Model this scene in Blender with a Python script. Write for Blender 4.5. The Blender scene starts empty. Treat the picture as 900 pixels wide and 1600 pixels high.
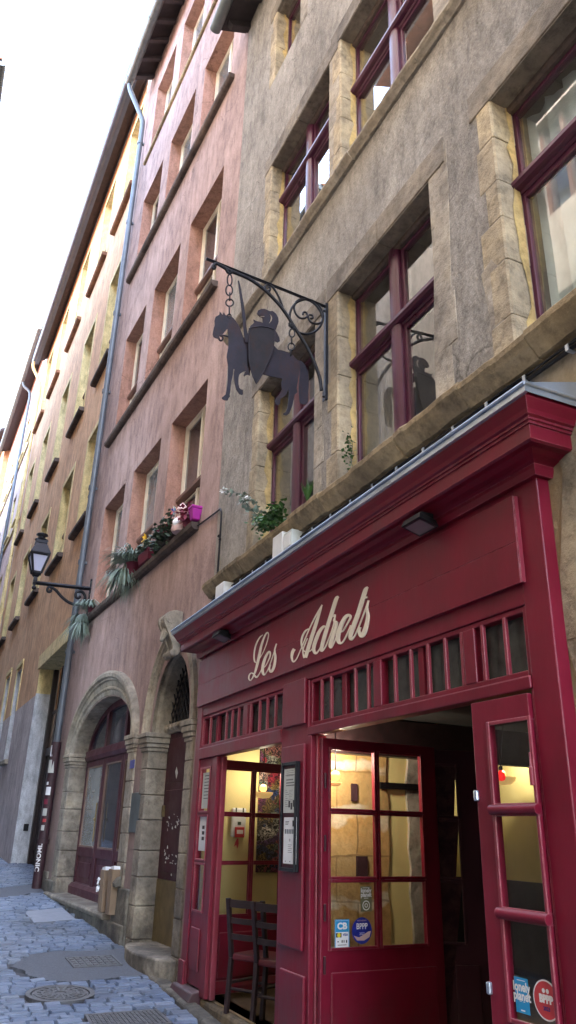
import bpy, bmesh, math, random
from math import sin, cos, pi, radians, hypot, atan2
from mathutils import Vector, Matrix
from mathutils.geometry import tessellate_polygon
random.seed(7)
D = bpy.data
SC = bpy.context.scene
COL = SC.collection

# ------------------------------------------------------------------ camera model
F = 1193.0
PITCH, ROLL, HEAD = radians(22.7), radians(1.49), radians(24.54)
CAM = Vector((0, 0, 1.6))
_F = Vector((sin(HEAD), cos(HEAD), 0)); _R = Vector((cos(HEAD), -sin(HEAD), 0)); _Z = Vector((0, 0, 1))
FW = _F * cos(PITCH) + _Z * sin(PITCH)
_U = -_F * sin(PITCH) + _Z * cos(PITCH)
RT = _R * cos(ROLL) + _U * sin(ROLL)
UP = -_R * sin(ROLL) + _U * cos(ROLL)
def ray(u, v): return RT * ((u - 450) / F) - UP * ((v - 800) / F) + FW
def on_y(u, v, y):
    r = ray(u, v); return CAM + r * (y / r.y)
GK, GY = 0.053, 9.5
def gz(x, y): return GK * (y - GY)
def on_ground(u, v, up=0.0):
    r = ray(u, v); t = (GK * (0 - GY) + up - CAM.z) / (r.z - GK * r.y); return CAM + r * t

class Fr:                                   # a facade: s runs along the street, n out of the wall, z up
    def __init__(self, x, y, a=0.0):
        self.o = Vector((x, y, 0)); self.d = Vector((-sin(a), cos(a), 0)); self.n = Vector((-cos(a), -sin(a), 0)); self.a = a
    def w(self, s, n, z): return self.o + self.d * s + self.n * n + Vector((0, 0, z))
    def px(self, u, v, n=0.0):
        r = ray(u, v); o = self.o + self.n * n
        t = ((o - CAM).dot(self.n)) / r.dot(self.n); p = CAM + r * t
        return ((p - o).dot(self.d), p.z)
    def shift(self, s): 
        p = self.o + self.d * s; return Fr(p.x, p.y, self.a)

S = Fr(3.07, 0)                             # shopfront
G = Fr(3.17, 0)                             # stone house
P = Fr(3.17, 9.27, radians(2.46))           # pink house
Y = P.shift(8.72); Y = Fr(Y.o.x, Y.o.y, radians(1.19))   # ochre house
H = Y                                       # far houses continue the same line

# ------------------------------------------------------------------ objects
def wloc(o):
    v = Vector((0, 0, 0))
    while o is not None: v = v + Vector(o.location); o = o.parent
    return v
def props(o, label=None, cat=None, group=None, kind=None):
    if label: o['label'] = label
    if cat: o['category'] = cat
    if group: o['group'] = group
    if kind: o['kind'] = kind
    return o
def thing(name, label, cat, loc, group=None):
    o = D.objects.new(name, None); COL.objects.link(o); o.location = loc; o.empty_display_size = .1
    return props(o, label, cat, group)

class M:
    def __init__(self, fr=None): self.v = []; self.f = []; self.fr = fr; self.sm = set(); self.tone = []
    def W(self, p): return self.fr.w(*p) if self.fr else Vector(p)
    def add(self, pts, faces, smooth=False, world=False):
        b = len(self.v)
        self.v += [Vector(p) if world else self.W(p) for p in pts]
        for f in faces:
            if smooth: self.sm.add(len(self.f))
            self.f.append([i + b for i in f])
        return self
    def quad(self, a, b, c, d, **k): return self.add([a, b, c, d], [(0, 1, 2, 3)], **k)
    def box(self, s0, s1, n0, n1, z0, z1):
        p = [(s, n, z) for s in (s0, s1) for n in (n0, n1) for z in (z0, z1)]
        return self.add(p, [(0, 1, 3, 2), (4, 6, 7, 5), (0, 4, 5, 1), (2, 3, 7, 6), (0, 2, 6, 4), (1, 5, 7, 3)])
    def hexa(self, bot, top):               # two quads of points
        return self.add(list(bot) + list(top), [(3, 2, 1, 0), (4, 5, 6, 7)] + [(i, (i + 1) % 4, 4 + (i + 1) % 4, 4 + i) for i in range(4)])
    def prism(self, poly, n0, n1, holes=(), world_map=None):
        # polygon in (s,z) extruded from n0 to n1
        loops = [list(poly)] + [list(h) for h in holes]
        flat = [p for l in loops for p in l]
        tris = tessellate_polygon([[Vector((p[0], p[1], 0)) for p in l] for l in loops])
        mp = world_map or (lambda s, n, z: (s, n, z)); wd = world_map is not None
        N = len(flat)
        pts = [mp(p[0], n0, p[1]) for p in flat] + [mp(p[0], n1, p[1]) for p in flat]
        fs = [tuple(t) for t in tris] + [tuple(N + i for i in reversed(t)) for t in tris]
        k = 0
        for l in loops:
            m = len(l)
            for i in range(m):
                a, b = k + i, k + (i + 1) % m; fs.append((a, b, N + b, N + a))
            k += m
        return self.add(pts, fs, world=wd)
    def face(self, poly, n, holes=()):
        loops = [list(poly)] + [list(h) for h in holes]
        flat = [p for l in loops for p in l]
        tris = tessellate_polygon([[Vector((p[0], p[1], 0)) for p in l] for l in loops])
        return self.add([(p[0], n, p[1]) for p in flat], [tuple(t) for t in tris])
    def sweep(self, prof, s0, s1, caps=True):   # closed profile [(n,z)] run along s
        m = len(prof)
        pts = [(s0, a, b) for a, b in prof] + [(s1, a, b) for a, b in prof]
        fs = [(i, (i + 1) % m, m + (i + 1) % m, m + i) for i in range(m)]
        if caps: fs += [tuple(range(m)), tuple(range(2 * m - 1, m - 1, -1))]
        return self.add(pts, fs)
    def tube(self, pts, r, seg=8, closed=False, world=False, flat=1.0, smooth=True):
        P_ = [Vector(p) if world else self.W(p) for p in pts]
        n = len(P_); rings = []; last = None
        for i in range(n):
            a = P_[(i - 1) % n] if (closed or i > 0) else P_[i]
            b = P_[(i + 1) % n] if (closed or i < n - 1) else P_[i]
            t = (b - a); t = t.normalized() if t.length > 1e-9 else Vector((0, 0, 1))
            if last is None:
                x = t.cross(Vector((0, 0, 1)))
                if x.length < 1e-3: x = t.cross(Vector((1, 0, 0)))
            else: x = last - t * last.dot(t)
            x.normalize(); last = x; y = t.cross(x)
            rr = r[i] if isinstance(r, (list, tuple)) else r
            rings.append([P_[i] + x * (cos(2 * pi * k / seg) * rr) + y * (sin(2 * pi * k / seg) * rr * flat) for k in range(seg)])
        v = [p for ring in rings for p in ring]; fs = []
        for i in range(n if closed else n - 1):
            j = (i + 1) % n
            for k in range(seg): fs.append((i * seg + k, i * seg + (k + 1) % seg, j * seg + (k + 1) % seg, j * seg + k))
        self.add(v, fs, smooth=smooth, world=True)
        if not closed: self.add(rings[0] + rings[-1], [tuple(range(seg - 1, -1, -1)), tuple(range(seg, 2 * seg))], world=True)
        return self
    def lathe(self, c, prof, seg=16, rot=0.0, smooth=True):    # world centre, [(r, dz)]
        v = []; fs = []
        for r, dz in prof:
            for k in range(seg):
                a = rot + 2 * pi * k / seg; v.append(Vector((c[0] + r * cos(a), c[1] + r * sin(a), c[2] + dz)))
        for i in range(len(prof) - 1):
            for k in range(seg): fs.append((i * seg + k, i * seg + (k + 1) % seg, (i + 1) * seg + (k + 1) % seg, (i + 1) * seg + k))
        self.add(v, fs, smooth=smooth, world=True)
        if prof[0][0] > 1e-4: self.add(v[:seg], [tuple(range(seg - 1, -1, -1))], world=True)
        if prof[-1][0] > 1e-4: self.add(v[-seg:], [tuple(range(seg))], world=True)
        return self
    def ball(self, c, r, seg=12, sz=1.0):
        return self.lathe(c, [(r * sin(pi * i / 8) + (1e-5 if i in (0, 8) else 0), -r * sz * cos(pi * i / 8)) for i in range(9)], seg)
    def build(self, name, mat, parent=None, label=None, cat=None, group=None, kind=None, bevel=0, origin=None, tones=None):
        o0 = wloc(parent) if parent else (Vector(origin) if origin is not None else Vector((0, 0, 0)))
        me = D.meshes.new(name)
        me.from_pydata([tuple(p - o0) for p in self.v], [], self.f)
        bm = bmesh.new(); bm.from_mesh(me); bmesh.ops.recalc_face_normals(bm, faces=bm.faces); bm.to_mesh(me); bm.free()
        for i in self.sm: me.polygons[i].use_smooth = True
        if tones:
            ca = me.color_attributes.new('tone', 'FLOAT_COLOR', 'CORNER')
            for pl in me.polygons:
                t = tones[pl.index]
                for li in pl.loop_indices: ca.data[li].color = (t, t, t, 1)
        me.materials.append(mat)
        o = D.objects.new(name, me); COL.objects.link(o)
        if parent: o.parent = parent
        else: o.location = o0
        if bevel:
            m = o.modifiers.new('bevel', 'BEVEL'); m.width = bevel; m.segments = 2; m.limit_method = 'ANGLE'; m.angle_limit = radians(50)
        return props(o, label, cat, group, kind)

def spline(pts, k=6):                       # Catmull-Rom through tuples of any length
    out = []; n = len(pts)
    for i in range(n - 1):
        p0, p1, p2, p3 = pts[max(i - 1, 0)], pts[i], pts[i + 1], pts[min(i + 2, n - 1)]
        for j in range(k):
            t = j / k
            out.append(tuple(.5 * (2 * b + (c - a) * t + (2 * a - 5 * b + 4 * c - d) * t * t + (3 * b - a - 3 * c + d) * t ** 3) for a, b, c, d in zip(p0, p1, p2, p3)))
    out.append(tuple(pts[-1])); return out

def text_into(mb, body, mp, size=1.0, bold=0.0, center=True):
    # built-in font letters as flat faces; mp(x, y) gives the world point
    cu = D.curves.new('lettering', 'FONT'); cu.body = body; cu.size = size; cu.offset = bold; cu.resolution_u = 4
    if center: cu.align_x = 'CENTER'
    ob = D.objects.new('lettering', cu); COL.objects.link(ob)
    bpy.context.view_layer.update()
    me = D.meshes.new_from_object(ob.evaluated_get(bpy.context.evaluated_depsgraph_get()))
    mb.add([mp(v.co.x, v.co.y) for v in me.vertices], [tuple(p.vertices) for p in me.polygons], world=True)
    D.objects.remove(ob); D.meshes.remove(me); D.curves.remove(cu)

# ------------------------------------------------------------------ materials
class NT:
    def __init__(self, name):
        self.m = D.materials.new(name); self.m.use_nodes = True; self.t = self.m.node_tree
        self.b = self.t.nodes['Principled BSDF']; self.out = self.t.nodes['Material Output']; self._pos = None
    def n(self, typ, **k):
        o = self.t.nodes.new(typ)
        for a, b in k.items():
            if a in o.inputs: o.inputs[a].default_value = b
            else: setattr(o, a, b)
        return o
    def l(self, a, b): self.t.links.new(a, b)
    def pos(self):
        if self._pos is None: self._pos = self.n('ShaderNodeNewGeometry').outputs['Position']
        return self._pos
    def vec(self, scale=(1, 1, 1), rot=(0, 0, 0)):
        m = self.n('ShaderNodeMapping'); m.inputs['Scale'].default_value = scale; m.inputs['Rotation'].default_value = rot
        self.l(self.pos(), m.inputs['Vector']); return m.outputs['Vector']
    def noise(self, scale, detail=4, rough=.55, vscale=(1, 1, 1), rot=(0, 0, 0), dist=0):
        o = self.n('ShaderNodeTexNoise', Scale=scale, Detail=detail, Roughness=rough, Distortion=dist)
        self.l(self.vec(vscale, rot), o.inputs['Vector']); return o.outputs['Fac']
    def ramp(self, fac, stops):
        r = self.n('ShaderNodeValToRGB'); e = r.color_ramp.elements
        while len(e) < len(stops): e.new(.5)
        for i, (p, c) in enumerate(stops):
            e[i].position = p; e[i].color = (*c, 1) if len(c) == 3 else c
        self.l(fac, r.inputs['Fac']); return r.outputs['Color']
    def mix(self, fac, a, b, mode='MIX'):
        o = self.n('ShaderNodeMix', data_type='RGBA', blend_type=mode)
        for s, x in ((o.inputs[0], fac), (o.inputs[6], a), (o.inputs[7], b)):
            if hasattr(x, 'node'): self.l(x, s)
            else: s.default_value = x if not isinstance(x, tuple) else ((*x, 1) if len(x) == 3 else x)
        return o.outputs[2]
    def math(self, op, a, b=None, clamp=False):
        o = self.n('ShaderNodeMath', operation=op); o.use_clamp = clamp
        for s, x in zip(o.inputs, (a, b)):
            if x is None: continue
            if hasattr(x, 'node'): self.l(x, s)
            else: s.default_value = x
        return o.outputs[0]
    def zfade(self, z0, z1, axis='Z'):
        x = self.n('ShaderNodeSeparateXYZ'); self.l(self.pos(), x.inputs[0])
        r = self.n('ShaderNodeMapRange'); self.l(x.outputs[axis], r.inputs['Value'])
        r.inputs['From Min'].default_value = z0; r.inputs['From Max'].default_value = z1; return r.outputs['Result']
    def bump(self, h, strength=.4, dist=.02, prev=None):
        o = self.n('ShaderNodeBump', Strength=strength, Distance=dist); self.l(h, o.inputs['Height'])
        if prev is not None: self.l(prev, o.inputs['Normal'])
        self.l(o.outputs[0], self.b.inputs['Normal']); return o.outputs[0]
    def fin(self, col=None, rough=None, **k):
        if col is not None:
            if hasattr(col, 'node'): self.l(col, self.b.inputs['Base Color'])
            else: self.b.inputs['Base Color'].default_value = (*col, 1)
        if rough is not None:
            if hasattr(rough, 'node'): self.l(rough, self.b.inputs['Roughness'])
            else: self.b.inputs['Roughness'].default_value = rough
        for a, b in k.items(): self.b.inputs[a.replace('_', ' ')].default_value = b
        return self.m

def sc(c, k): return tuple(min(1, x * k) for x in c)
def plain(name, c, rough=.6, var=.18, scale=9, bump=.1, **k):
    t = NT(name); n = t.noise(scale, 5, .6)
    t.bump(t.noise(scale * 6, 3), bump, .006)
    return t.fin(t.ramp(n, [(.25, sc(c, 1 - var)), (.75, sc(c, 1 + var))]), rough, **k)
def stucco(name, c1, c2, c3, streak=.5, bump=.35, coarse=7, fine=60, diag=0.0, low=None, rough=.92, mott=.55):
    t = NT(name)
    big = t.noise(.55, 5, .6)
    col = t.ramp(big, [(.3, c1), (.52, c2), (.75, c3)])
    st = t.noise(1.0, 5, .65, (3.2, 3.2, .35))
    col = t.mix(t.math('MULTIPLY', t.ramp(st, [(.42, (0, 0, 0)), (.72, (1, 1, 1))]), streak), col, sc(c1, .55))
    med = t.noise(coarse, 6, .7, (1, 1, .45), (diag, 0, 0))
    col = t.mix(mott, col, t.ramp(med, [(.32, (.35, .35, .35)), (.52, (1, 1, 1)), (.72, (1.45, 1.45, 1.45))]), 'MULTIPLY')
    col = t.mix(.6 * mott, col, t.ramp(t.noise(fine * .62, 3, .7), [(.34, (.45, .45, .45)), (.52, (1, 1, 1)), (.7, (1.4, 1.4, 1.4))]), 'MULTIPLY')
    pt_ = t.noise(.42, 2, .5); col = t.mix(t.ramp(pt_, [(.54, (0, 0, 0)), (.552, (.14, .14, .14))]), col, sc(c3, 1.25))
    cw = t.n('ShaderNodeTexVoronoi', Scale=.55, feature='DISTANCE_TO_EDGE'); cn = t.n('ShaderNodeTexNoise', Scale=2.5, Detail=5.0); t.l(t.pos(), cn.inputs['Vector'])
    cm = t.n('ShaderNodeVectorMath', operation='MULTIPLY_ADD'); t.l(cn.outputs['Color'], cm.inputs[0]); cm.inputs[1].default_value = (.55, .55, .55); t.l(t.pos(), cm.inputs[2]); t.l(cm.outputs[0], cw.inputs['Vector'])
    ck = t.math('MULTIPLY', t.ramp(cw.outputs['Distance'], [(.0, (.7, .7, .7)), (.006, (0, 0, 0))]), t.ramp(t.noise(.3, 2), [(.5, (0, 0, 0)), (.56, (1, 1, 1))]))
    col = t.mix(ck, col, sc(c1, .35))
    dr = t.noise(1.0, 3, .6, (9, 9, .18)); col = t.mix(t.math('MULTIPLY', t.ramp(dr, [(.56, (0, 0, 0)), (.74, (1, 1, 1))]), streak * .7), col, sc(c1, .5))
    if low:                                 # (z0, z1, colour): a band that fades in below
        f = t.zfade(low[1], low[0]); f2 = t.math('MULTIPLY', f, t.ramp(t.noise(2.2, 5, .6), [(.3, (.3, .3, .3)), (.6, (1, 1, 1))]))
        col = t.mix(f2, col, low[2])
    b = t.bump(med, bump, .03); t.bump(t.noise(fine, 4, .7), bump * .6, .01, b)
    return t.fin(col, rough, Specular_IOR_Level=.2)
def stone(name, c1, c2, c3, bump=.5, rough=.9):
    t = NT(name); a = t.noise(2.2, 6, .65); b = t.noise(11, 6, .7)
    col = t.ramp(a, [(.3, c1), (.5, c2), (.72, c3)])
    col = t.mix(.55, col, t.ramp(b, [(.3, (.3, .3, .3)), (.52, (1, 1, 1)), (.75, (1.35, 1.35, 1.35))]), 'MULTIPLY')
    vo = t.noise(3.5, 5, .75, (1, 1, .5)); col = t.mix(t.ramp(vo, [(.56, (0, 0, 0)), (.72, (.75, .75, .75))]), col, sc(c1, .45))
    bl = t.noise(1.15, 2, .5, (1, 1, 1.6)); col = t.mix(.75, col, t.ramp(bl, [(.35, (.62, .62, .64)), (.5, (1, 1, 1)), (.66, (1.22, 1.18, 1.08))]), 'MULTIPLY')
    gr = t.math('MULTIPLY', t.zfade(1.5, .1), t.ramp(t.noise(2.6, 5, .7), [(.35, (.2, .2, .2)), (.6, (1, 1, 1))]), True)
    col = t.mix(t.math('MULTIPLY', gr, .8), col, (.045, .042, .04))
    q = t.bump(b, bump, .03); t.bump(t.noise(70, 3, .7), bump * .5, .006, q)
    return t.fin(col, rough, Specular_IOR_Level=.2)
def paint(name, c, rough=.35, wear=.25, worn=(.35, .12, .13), coat=.15):
    t = NT(name); n = t.noise(2.5, 4, .6)
    col = t.ramp(n, [(.3, sc(c, .78)), (.7, sc(c, 1.15))])
    sp = t.noise(26, 6, .8, (1, 1, .5)); col = t.mix(t.math('MULTIPLY', t.ramp(sp, [(.68, (0, 0, 0)), (.76, (1, 1, 1))]), wear), col, worn)
    bv = t.n('ShaderNodeBevel', Radius=.011); bv.samples = 4; ge = t.n('ShaderNodeNewGeometry')
    dt = t.n('ShaderNodeVectorMath', operation='DOT_PRODUCT'); t.l(bv.outputs[0], dt.inputs[0]); t.l(ge.outputs['Normal'], dt.inputs[1])
    ed = t.math('MULTIPLY', t.ramp(dt.outputs['Value'], [(.86, (1, 1, 1)), (.985, (0, 0, 0))]), t.ramp(t.noise(7, 5, .75), [(.40, (.05, .05, .05)), (.62, (1, 1, 1))]))
    col = t.mix(t.math('MULTIPLY', ed, min(1, wear * 2.2)), col, worn)
    nz_ = t.n('ShaderNodeSeparateXYZ'); t.l(ge.outputs['Normal'], nz_.inputs[0])
    col = t.mix(t.math('MULTIPLY', t.ramp(nz_.outputs['Z'], [(.55, (0, 0, 0)), (.95, (1, 1, 1))]), .28), col, (.28, .24, .24))
    gd = t.math('MULTIPLY', t.zfade(.55, -.05), t.ramp(t.noise(5, 5, .75, (1, 1, .4)), [(.40, (.1, .1, .1)), (.62, (1, 1, 1))]), True); col = t.mix(t.math('MULTIPLY', gd, .75), col, (.05, .04, .036))
    fd = t.noise(.9, 4, .6, (1, 1, .6)); col = t.mix(t.math('MULTIPLY', t.ramp(fd, [(.5, (0, 0, 0)), (.75, (1, 1, 1))]), .30), col, tuple(.75 * x + .03 for x in c))
    t.bump(t.noise(14, 5, .6, (1, 1, .25)), .2, .01)
    return t.fin(col, t.ramp(n, [(.3, (rough * .8,) * 3), (.7, (rough * 1.3,) * 3)]), Coat_Weight=coat, Coat_Roughness=.25, Specular_IOR_Level=.32)
def glass(name, tint=(.90, .93, .93), refl=1.0, dirt=.06):
    t = NT(name)
    tr = t.n('ShaderNodeBsdfTransparent'); tr.inputs[0].default_value = (*tint, 1)
    gl = t.n('ShaderNodeBsdfGlossy'); gl.inputs['Roughness'].default_value = .015; gl.inputs[0].default_value = (1, 1, 1, 1)
    fr = t.n('ShaderNodeFresnel'); fr.inputs[0].default_value = 1.5
    m1 = t.n('ShaderNodeMixShader'); bf = t.n('ShaderNodeNewGeometry').outputs['Backfacing']; t.l(t.math('MULTIPLY', t.math('MULTIPLY', fr.outputs[0], 2.7 * refl, True), t.math('SUBTRACT', 1.0, bf)), m1.inputs[0]); t.l(tr.outputs[0], m1.inputs[1]); t.l(gl.outputs[0], m1.inputs[2])
    df = t.n('ShaderNodeBsdfDiffuse'); df.inputs[0].default_value = (.35, .34, .32, 1)
    m2 = t.n('ShaderNodeMixShader'); t.l(t.math('MULTIPLY', t.noise(3, 5, .7), dirt), m2.inputs[0]); t.l(m1.outputs[0], m2.inputs[1]); t.l(df.outputs[0], m2.inputs[2])
    t.l(m2.outputs[0], t.out.inputs['Surface']); return t.m
def emit(name, c, s):
    t = NT(name); t.b.inputs['Emission Color'].default_value = (*c, 1); t.b.inputs['Emission Strength'].default_value = s
    return t.fin(c, .5)

MT = {}
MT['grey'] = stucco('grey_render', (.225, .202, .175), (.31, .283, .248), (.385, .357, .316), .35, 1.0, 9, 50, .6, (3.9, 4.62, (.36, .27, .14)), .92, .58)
MT['pink'] = stucco('pink_render', (.31, .212, .19), (.385, .27, .242), (.45, .325, .292), .45, .25, 5, 60, .3, (.2, 5.0, (.235, .178, .16)))  # low band puts the shade toward the street into the colour
MT['pink_reveal'] = stucco('terracotta_reveal', (.30, .165, .125), (.37, .21, .165), (.42, .25, .20), .2, .2)
MT['ochre'] = stucco('orange_render', (.56, .325, .18), (.63, .385, .22), (.69, .45, .27), .4, .2, 5, 60, .3)
MT['dado'] = stucco('pale_painted_render', (.42, .37, .37), (.52, .47, .47), (.60, .55, .55), .3, .15)
MT['reveal_blue'] = stucco('whitewashed_reveal', (.45, .46, .48), (.58, .60, .62), (.68, .70, .72), .4, .15)
MT['cream'] = stucco('cream_surround', (.60, .47, .22), (.70, .57, .29), (.77, .65, .37), .3, .15)
MT['far_pink'] = stucco('pale_rose_render', (.55, .40, .36), (.66, .50, .46), (.74, .58, .54), .3, .15)
MT['opp'] = stucco('pale_yellow_render', (.40, .37, .30), (.47, .435, .36), (.53, .495, .42), .3, .15)
MT['opp2'] = stucco('pale_grey_render', (.30, .28, .26), (.36, .34, .31), (.42, .40, .37), .3, .15)
MT['stone'] = stone('grey_limestone', (.225, .195, .155), (.325, .287, .23), (.42, .375, .30))
MT['warm_stone'] = stone('warm_grey_stone', (.24, .21, .17), (.34, .30, .245), (.43, .385, .32))
MT['gold'] = stone('golden_stone', (.26, .22, .16), (.395, .325, .225), (.51, .425, .285), .7)
MT['sill'] = stone('weathered_sill_stone', (.17, .13, .085), (.30, .228, .135), (.45, .35, .21), .9)
MT['lintel'] = stone('sooty_lintel_stone', (.135, .115, .092), (.215, .185, .15), (.30, .262, .215), .6)
MT['limewash'] = stone('yellow_limewash', (.38, .28, .13), (.55, .405, .175), (.63, .49, .255), .4)
MT['darksill'] = stone('dark_sill_stone', (.075, .06, .055), (.11, .085, .075), (.15, .115, .10), .3)
MT['redsill'] = stone('terracotta_sill', (.20, .095, .06), (.26, .13, .08), (.30, .16, .10), .3)
MT['burg'] = paint('burgundy_paint', (.172, .0058, .0225), .40, .35, (.42, .15, .18), .06)
MT['burg_edge'] = paint('burgundy_edge_paint', (.24, .028, .048), .4, .6, (.52, .25, .27))
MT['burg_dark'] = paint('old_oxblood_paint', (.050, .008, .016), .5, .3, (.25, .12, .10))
MT['plum'] = paint('plum_window_paint', (.080, .016, .042), .34, .15, (.25, .12, .16))
MT['cream_wood'] = paint('cream_window_paint', (.72, .66, .55), .5, .2, (.35, .30, .24))
MT['bead'] = paint('lit_edge_bead', (.20, .13, .10), .5, .2, (.35, .28, .2))  # lighter bead: the lit wood edge put into its colour
MT['brown_wood'] = paint('brown_transom_paint', (.16, .09, .07), .55, .2, (.3, .2, .16))
MT['white_paint'] = paint('white_window_paint', (.68, .70, .70), .5, .1, (.5, .5, .48))
MT['iron'] = plain('black_iron', (.014, .014, .018), .45, .3, 20, .2, Metallic=.6)
def rusty(name, c, rust, rough, metal):
    t = NT(name); n = t.noise(5, 5, .65)
    col = t.ramp(n, [(.3, sc(c, .6)), (.7, sc(c, 1.4))]); r_ = t.noise(9, 6, .75, (1, 1, .5)); m = t.ramp(r_, [(.50, (0, 0, 0)), (.66, (.8, .8, .8))])
    t.bump(t.noise(40, 4, .7), .25, .004); return t.fin(t.mix(m, col, rust), t.mix(m, (rough,) * 3, (.8,) * 3), Metallic=metal, Specular_IOR_Level=.25)
MT['sheet'] = rusty('dark_sheet_steel', (.013, .010, .018), (.035, .017, .018), .5, .0)
MT['shield'] = rusty('shield_steel', (.011, .008, .011), (.03, .014, .012), .48, .0)
MT['zinc'] = plain('zinc_sheet', (.45, .52, .62), .34, .2, 4, .1, Metallic=.8)
MT['zinc_dark'] = plain('aged_zinc', (.15, .175, .18), .5, .25, 4, .15, Metallic=.6)
MT['pipe'] = plain('painted_downpipe', (.115, .135, .16), .45, .2, 3, .1, Metallic=.2)
MT['gutter_blue'] = plain('blue_black_zinc', (.045, .06, .10), .4, .2, 3, .1)
MT['pipe_red'] = plain('tagged_cast_iron', (.045, .018, .024), .55, .5, 9, .2)
MT['rafter'] = plain('dark_eave_timber', (.035, .028, .03), .8, .3, 6, .3)
MT['soffit'] = plain('brown_soffit_boards', (.055, .045, .05), .8, .25, 5, .3)
MT['tile'] = plain('clay_roof_tiles', (.26, .12, .07), .85, .35, 6, .5)
MT['asphalt'] = plain('asphalt', (.085, .095, .115), .85, .35, 40, .8)
MT['slab'] = plain('concrete_slab', (.19, .205, .24), .85, .15, 10, .4)
MT['castiron'] = plain('cast_iron_cover', (.13, .13, .135), .55, .35, 25, .5, Metallic=.5)
MT['white'] = plain('white_plastic', (.62, .62, .60), .5, .1, 6, .05)
MT['paper'] = plain('white_paper', (.72, .74, .76), .7, .05, 12, .05)
MT['paper_grey'] = plain('grey_paper', (.50, .53, .50), .7, .06, 12, .05)
MT['ink'] = plain('black_ink', (.03, .03, .035), .7, .2, 20, .02)
MT['letter'] = plain('cream_lettering', (.80, .74, .62), .55, .08, 14, .05)
MT['blue_ink'] = plain('sky_blue_print', (.02, .30, .60), .4, .1, 8, .02)
MT['navy'] = plain('navy_print', (.02, .03, .28), .3, .5, 14, .02)
MT['red_ink'] = plain('red_print', (.55, .05, .06), .4, .2, 8, .02)
MT['yellow_ink'] = plain('yellow_print', (.80, .65, .03), .4, .1, 8, .02)
MT['olive'] = plain('olive_print', (.16, .16, .09), .45, .12, 8, .02)
MT['white_ink'] = plain('white_print', (.80, .80, .80), .5, .04, 8, .02)
MT['black_wood'] = plain('dark_stained_wood', (.022, .012, .013), .4, .4, 12, .2)
MT['red_seat'] = plain('red_leatherette', (.09, .010, .018), .5, .2, 10, .1)
MT['dark_wall'] = plain('dark_panelling', (.02, .017, .022), .6, .3, 3, .1)
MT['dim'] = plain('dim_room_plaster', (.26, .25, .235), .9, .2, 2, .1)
MT['yellow_wall'] = plain('yellow_plaster', (.70, .59, .26), .85, .08, 2, .15)
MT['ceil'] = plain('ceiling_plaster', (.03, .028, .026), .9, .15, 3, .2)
MT['floorwood'] = plain('worn_floor', (.14, .10, .07), .6, .3, 5, .2)
MT['card'] = plain('brown_cardboard', (.22, .155, .10), .85, .12, 7, .1)
MT['leaf'] = plain('green_leaf', (.035, .10, .018), .5, .5, 9, .1)
MT['leaf_grey'] = plain('grey_green_leaf', (.20, .265, .215), .55, .35, 12, .1)
MT['leaf_dark'] = plain('dark_leaf', (.03, .055, .03), .5, .5, 12, .1)
MT['flower_y'] = plain('yellow_petal', (.85, .50, .02), .6, .15, 12, .1)
MT['flower_w'] = plain('white_petal', (.8, .8, .78), .6, .05, 12, .1)
MT['flower_r'] = plain('dark_red_flower', (.20, .02, .05), .6, .3, 12, .1)
MT['magenta'] = plain('magenta_plastic', (.36, .015, .27), .4, .08, 6, .05)
MT['maroon_pot'] = plain('maroon_plastic', (.13, .012, .03), .4, .15, 6, .05)
MT['cover_blue'] = plain('blue_print_foil', (.02, .03, .30), .3, .3, 6, .02)
MT['brass'] = plain('tarnished_brass', (.19, .14, .065), .5, .35, 5, .15, Metallic=.5)
MT['frost'] = plain('milky_lantern_glass', (.42, .44, .58), .25, .05, 3, .02)
MT['curtain'] = plain('sheer_white_curtain', (.74, .80, .80), .9, .08, 4, .05)
MT['beige_curtain'] = plain('beige_curtain', (.34, .29, .22), .9, .12, 4, .05)
MT['dirtglass'] = plain('grimy_transom_glass', (.045, .048, .045), .22, .6, 5, .05)
MT['dkglass'] = plain('dark_window_glass', (.03, .035, .045), .04, .4, 1.2, .0, Specular_IOR_Level=1.0, IOR=1.9)
MT['paleglass'] = plain('curtained_window_glass', (.16, .175, .18), .05, .4, 1.0, .0, Specular_IOR_Level=1.0, IOR=1.9)
MT['glass'] = glass('window_glass')
MT['door_glass'] = glass('door_glass', (.96, .97, .96), .36, .01)
MT['bulb'] = emit('lit_bulb', (1, .60, .20), 1.6)
MT['shade'] = emit('lit_shade', (1, .62, .22), .45)
MT['redglass'] = emit('red_lamp_glass', (1, .02, .02), .9)
MT['rose'] = plain('rose_paint', (.6, .42, .40), .6, .1, 4, .1)

def cobble_mat():
    t = NT('granite_setts')
    at = t.n('ShaderNodeAttribute', attribute_name='tone')
    c = t.ramp(at.outputs['Fac'], [(0, (.095, .13, .205)), (.5, (.14, .182, .265)), (1, (.19, .232, .31))])
    g = t.noise(30, 5, .7); c = t.mix(.5, c, t.ramp(g, [(.3, (.45, .45, .45)), (.6, (1, 1, 1))]), 'MULTIPLY')
    d = t.noise(1.1, 4); c = t.mix(t.ramp(d, [(.45, (0, 0, 0)), (.7, (.55, .55, .55))]), c, (.06, .058, .055))
    b = t.bump(t.noise(9, 5, .6), .3, .02); t.bump(g, .3, .008, b)
    return t.fin(c, t.ramp(t.noise(4, 4), [(.3, (.30,) * 3), (.7, (.55,) * 3)]))
MT['cobble'] = cobble_mat()
MT['mortar'] = plain('dirty_joint_sand', (.05, .053, .062), .95, .35, 8, .6)
MT['soot_stone'] = stone('sooty_plinth_stone', (.10, .095, .085), (.20, .185, .155), (.30, .275, .22), .7)

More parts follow.
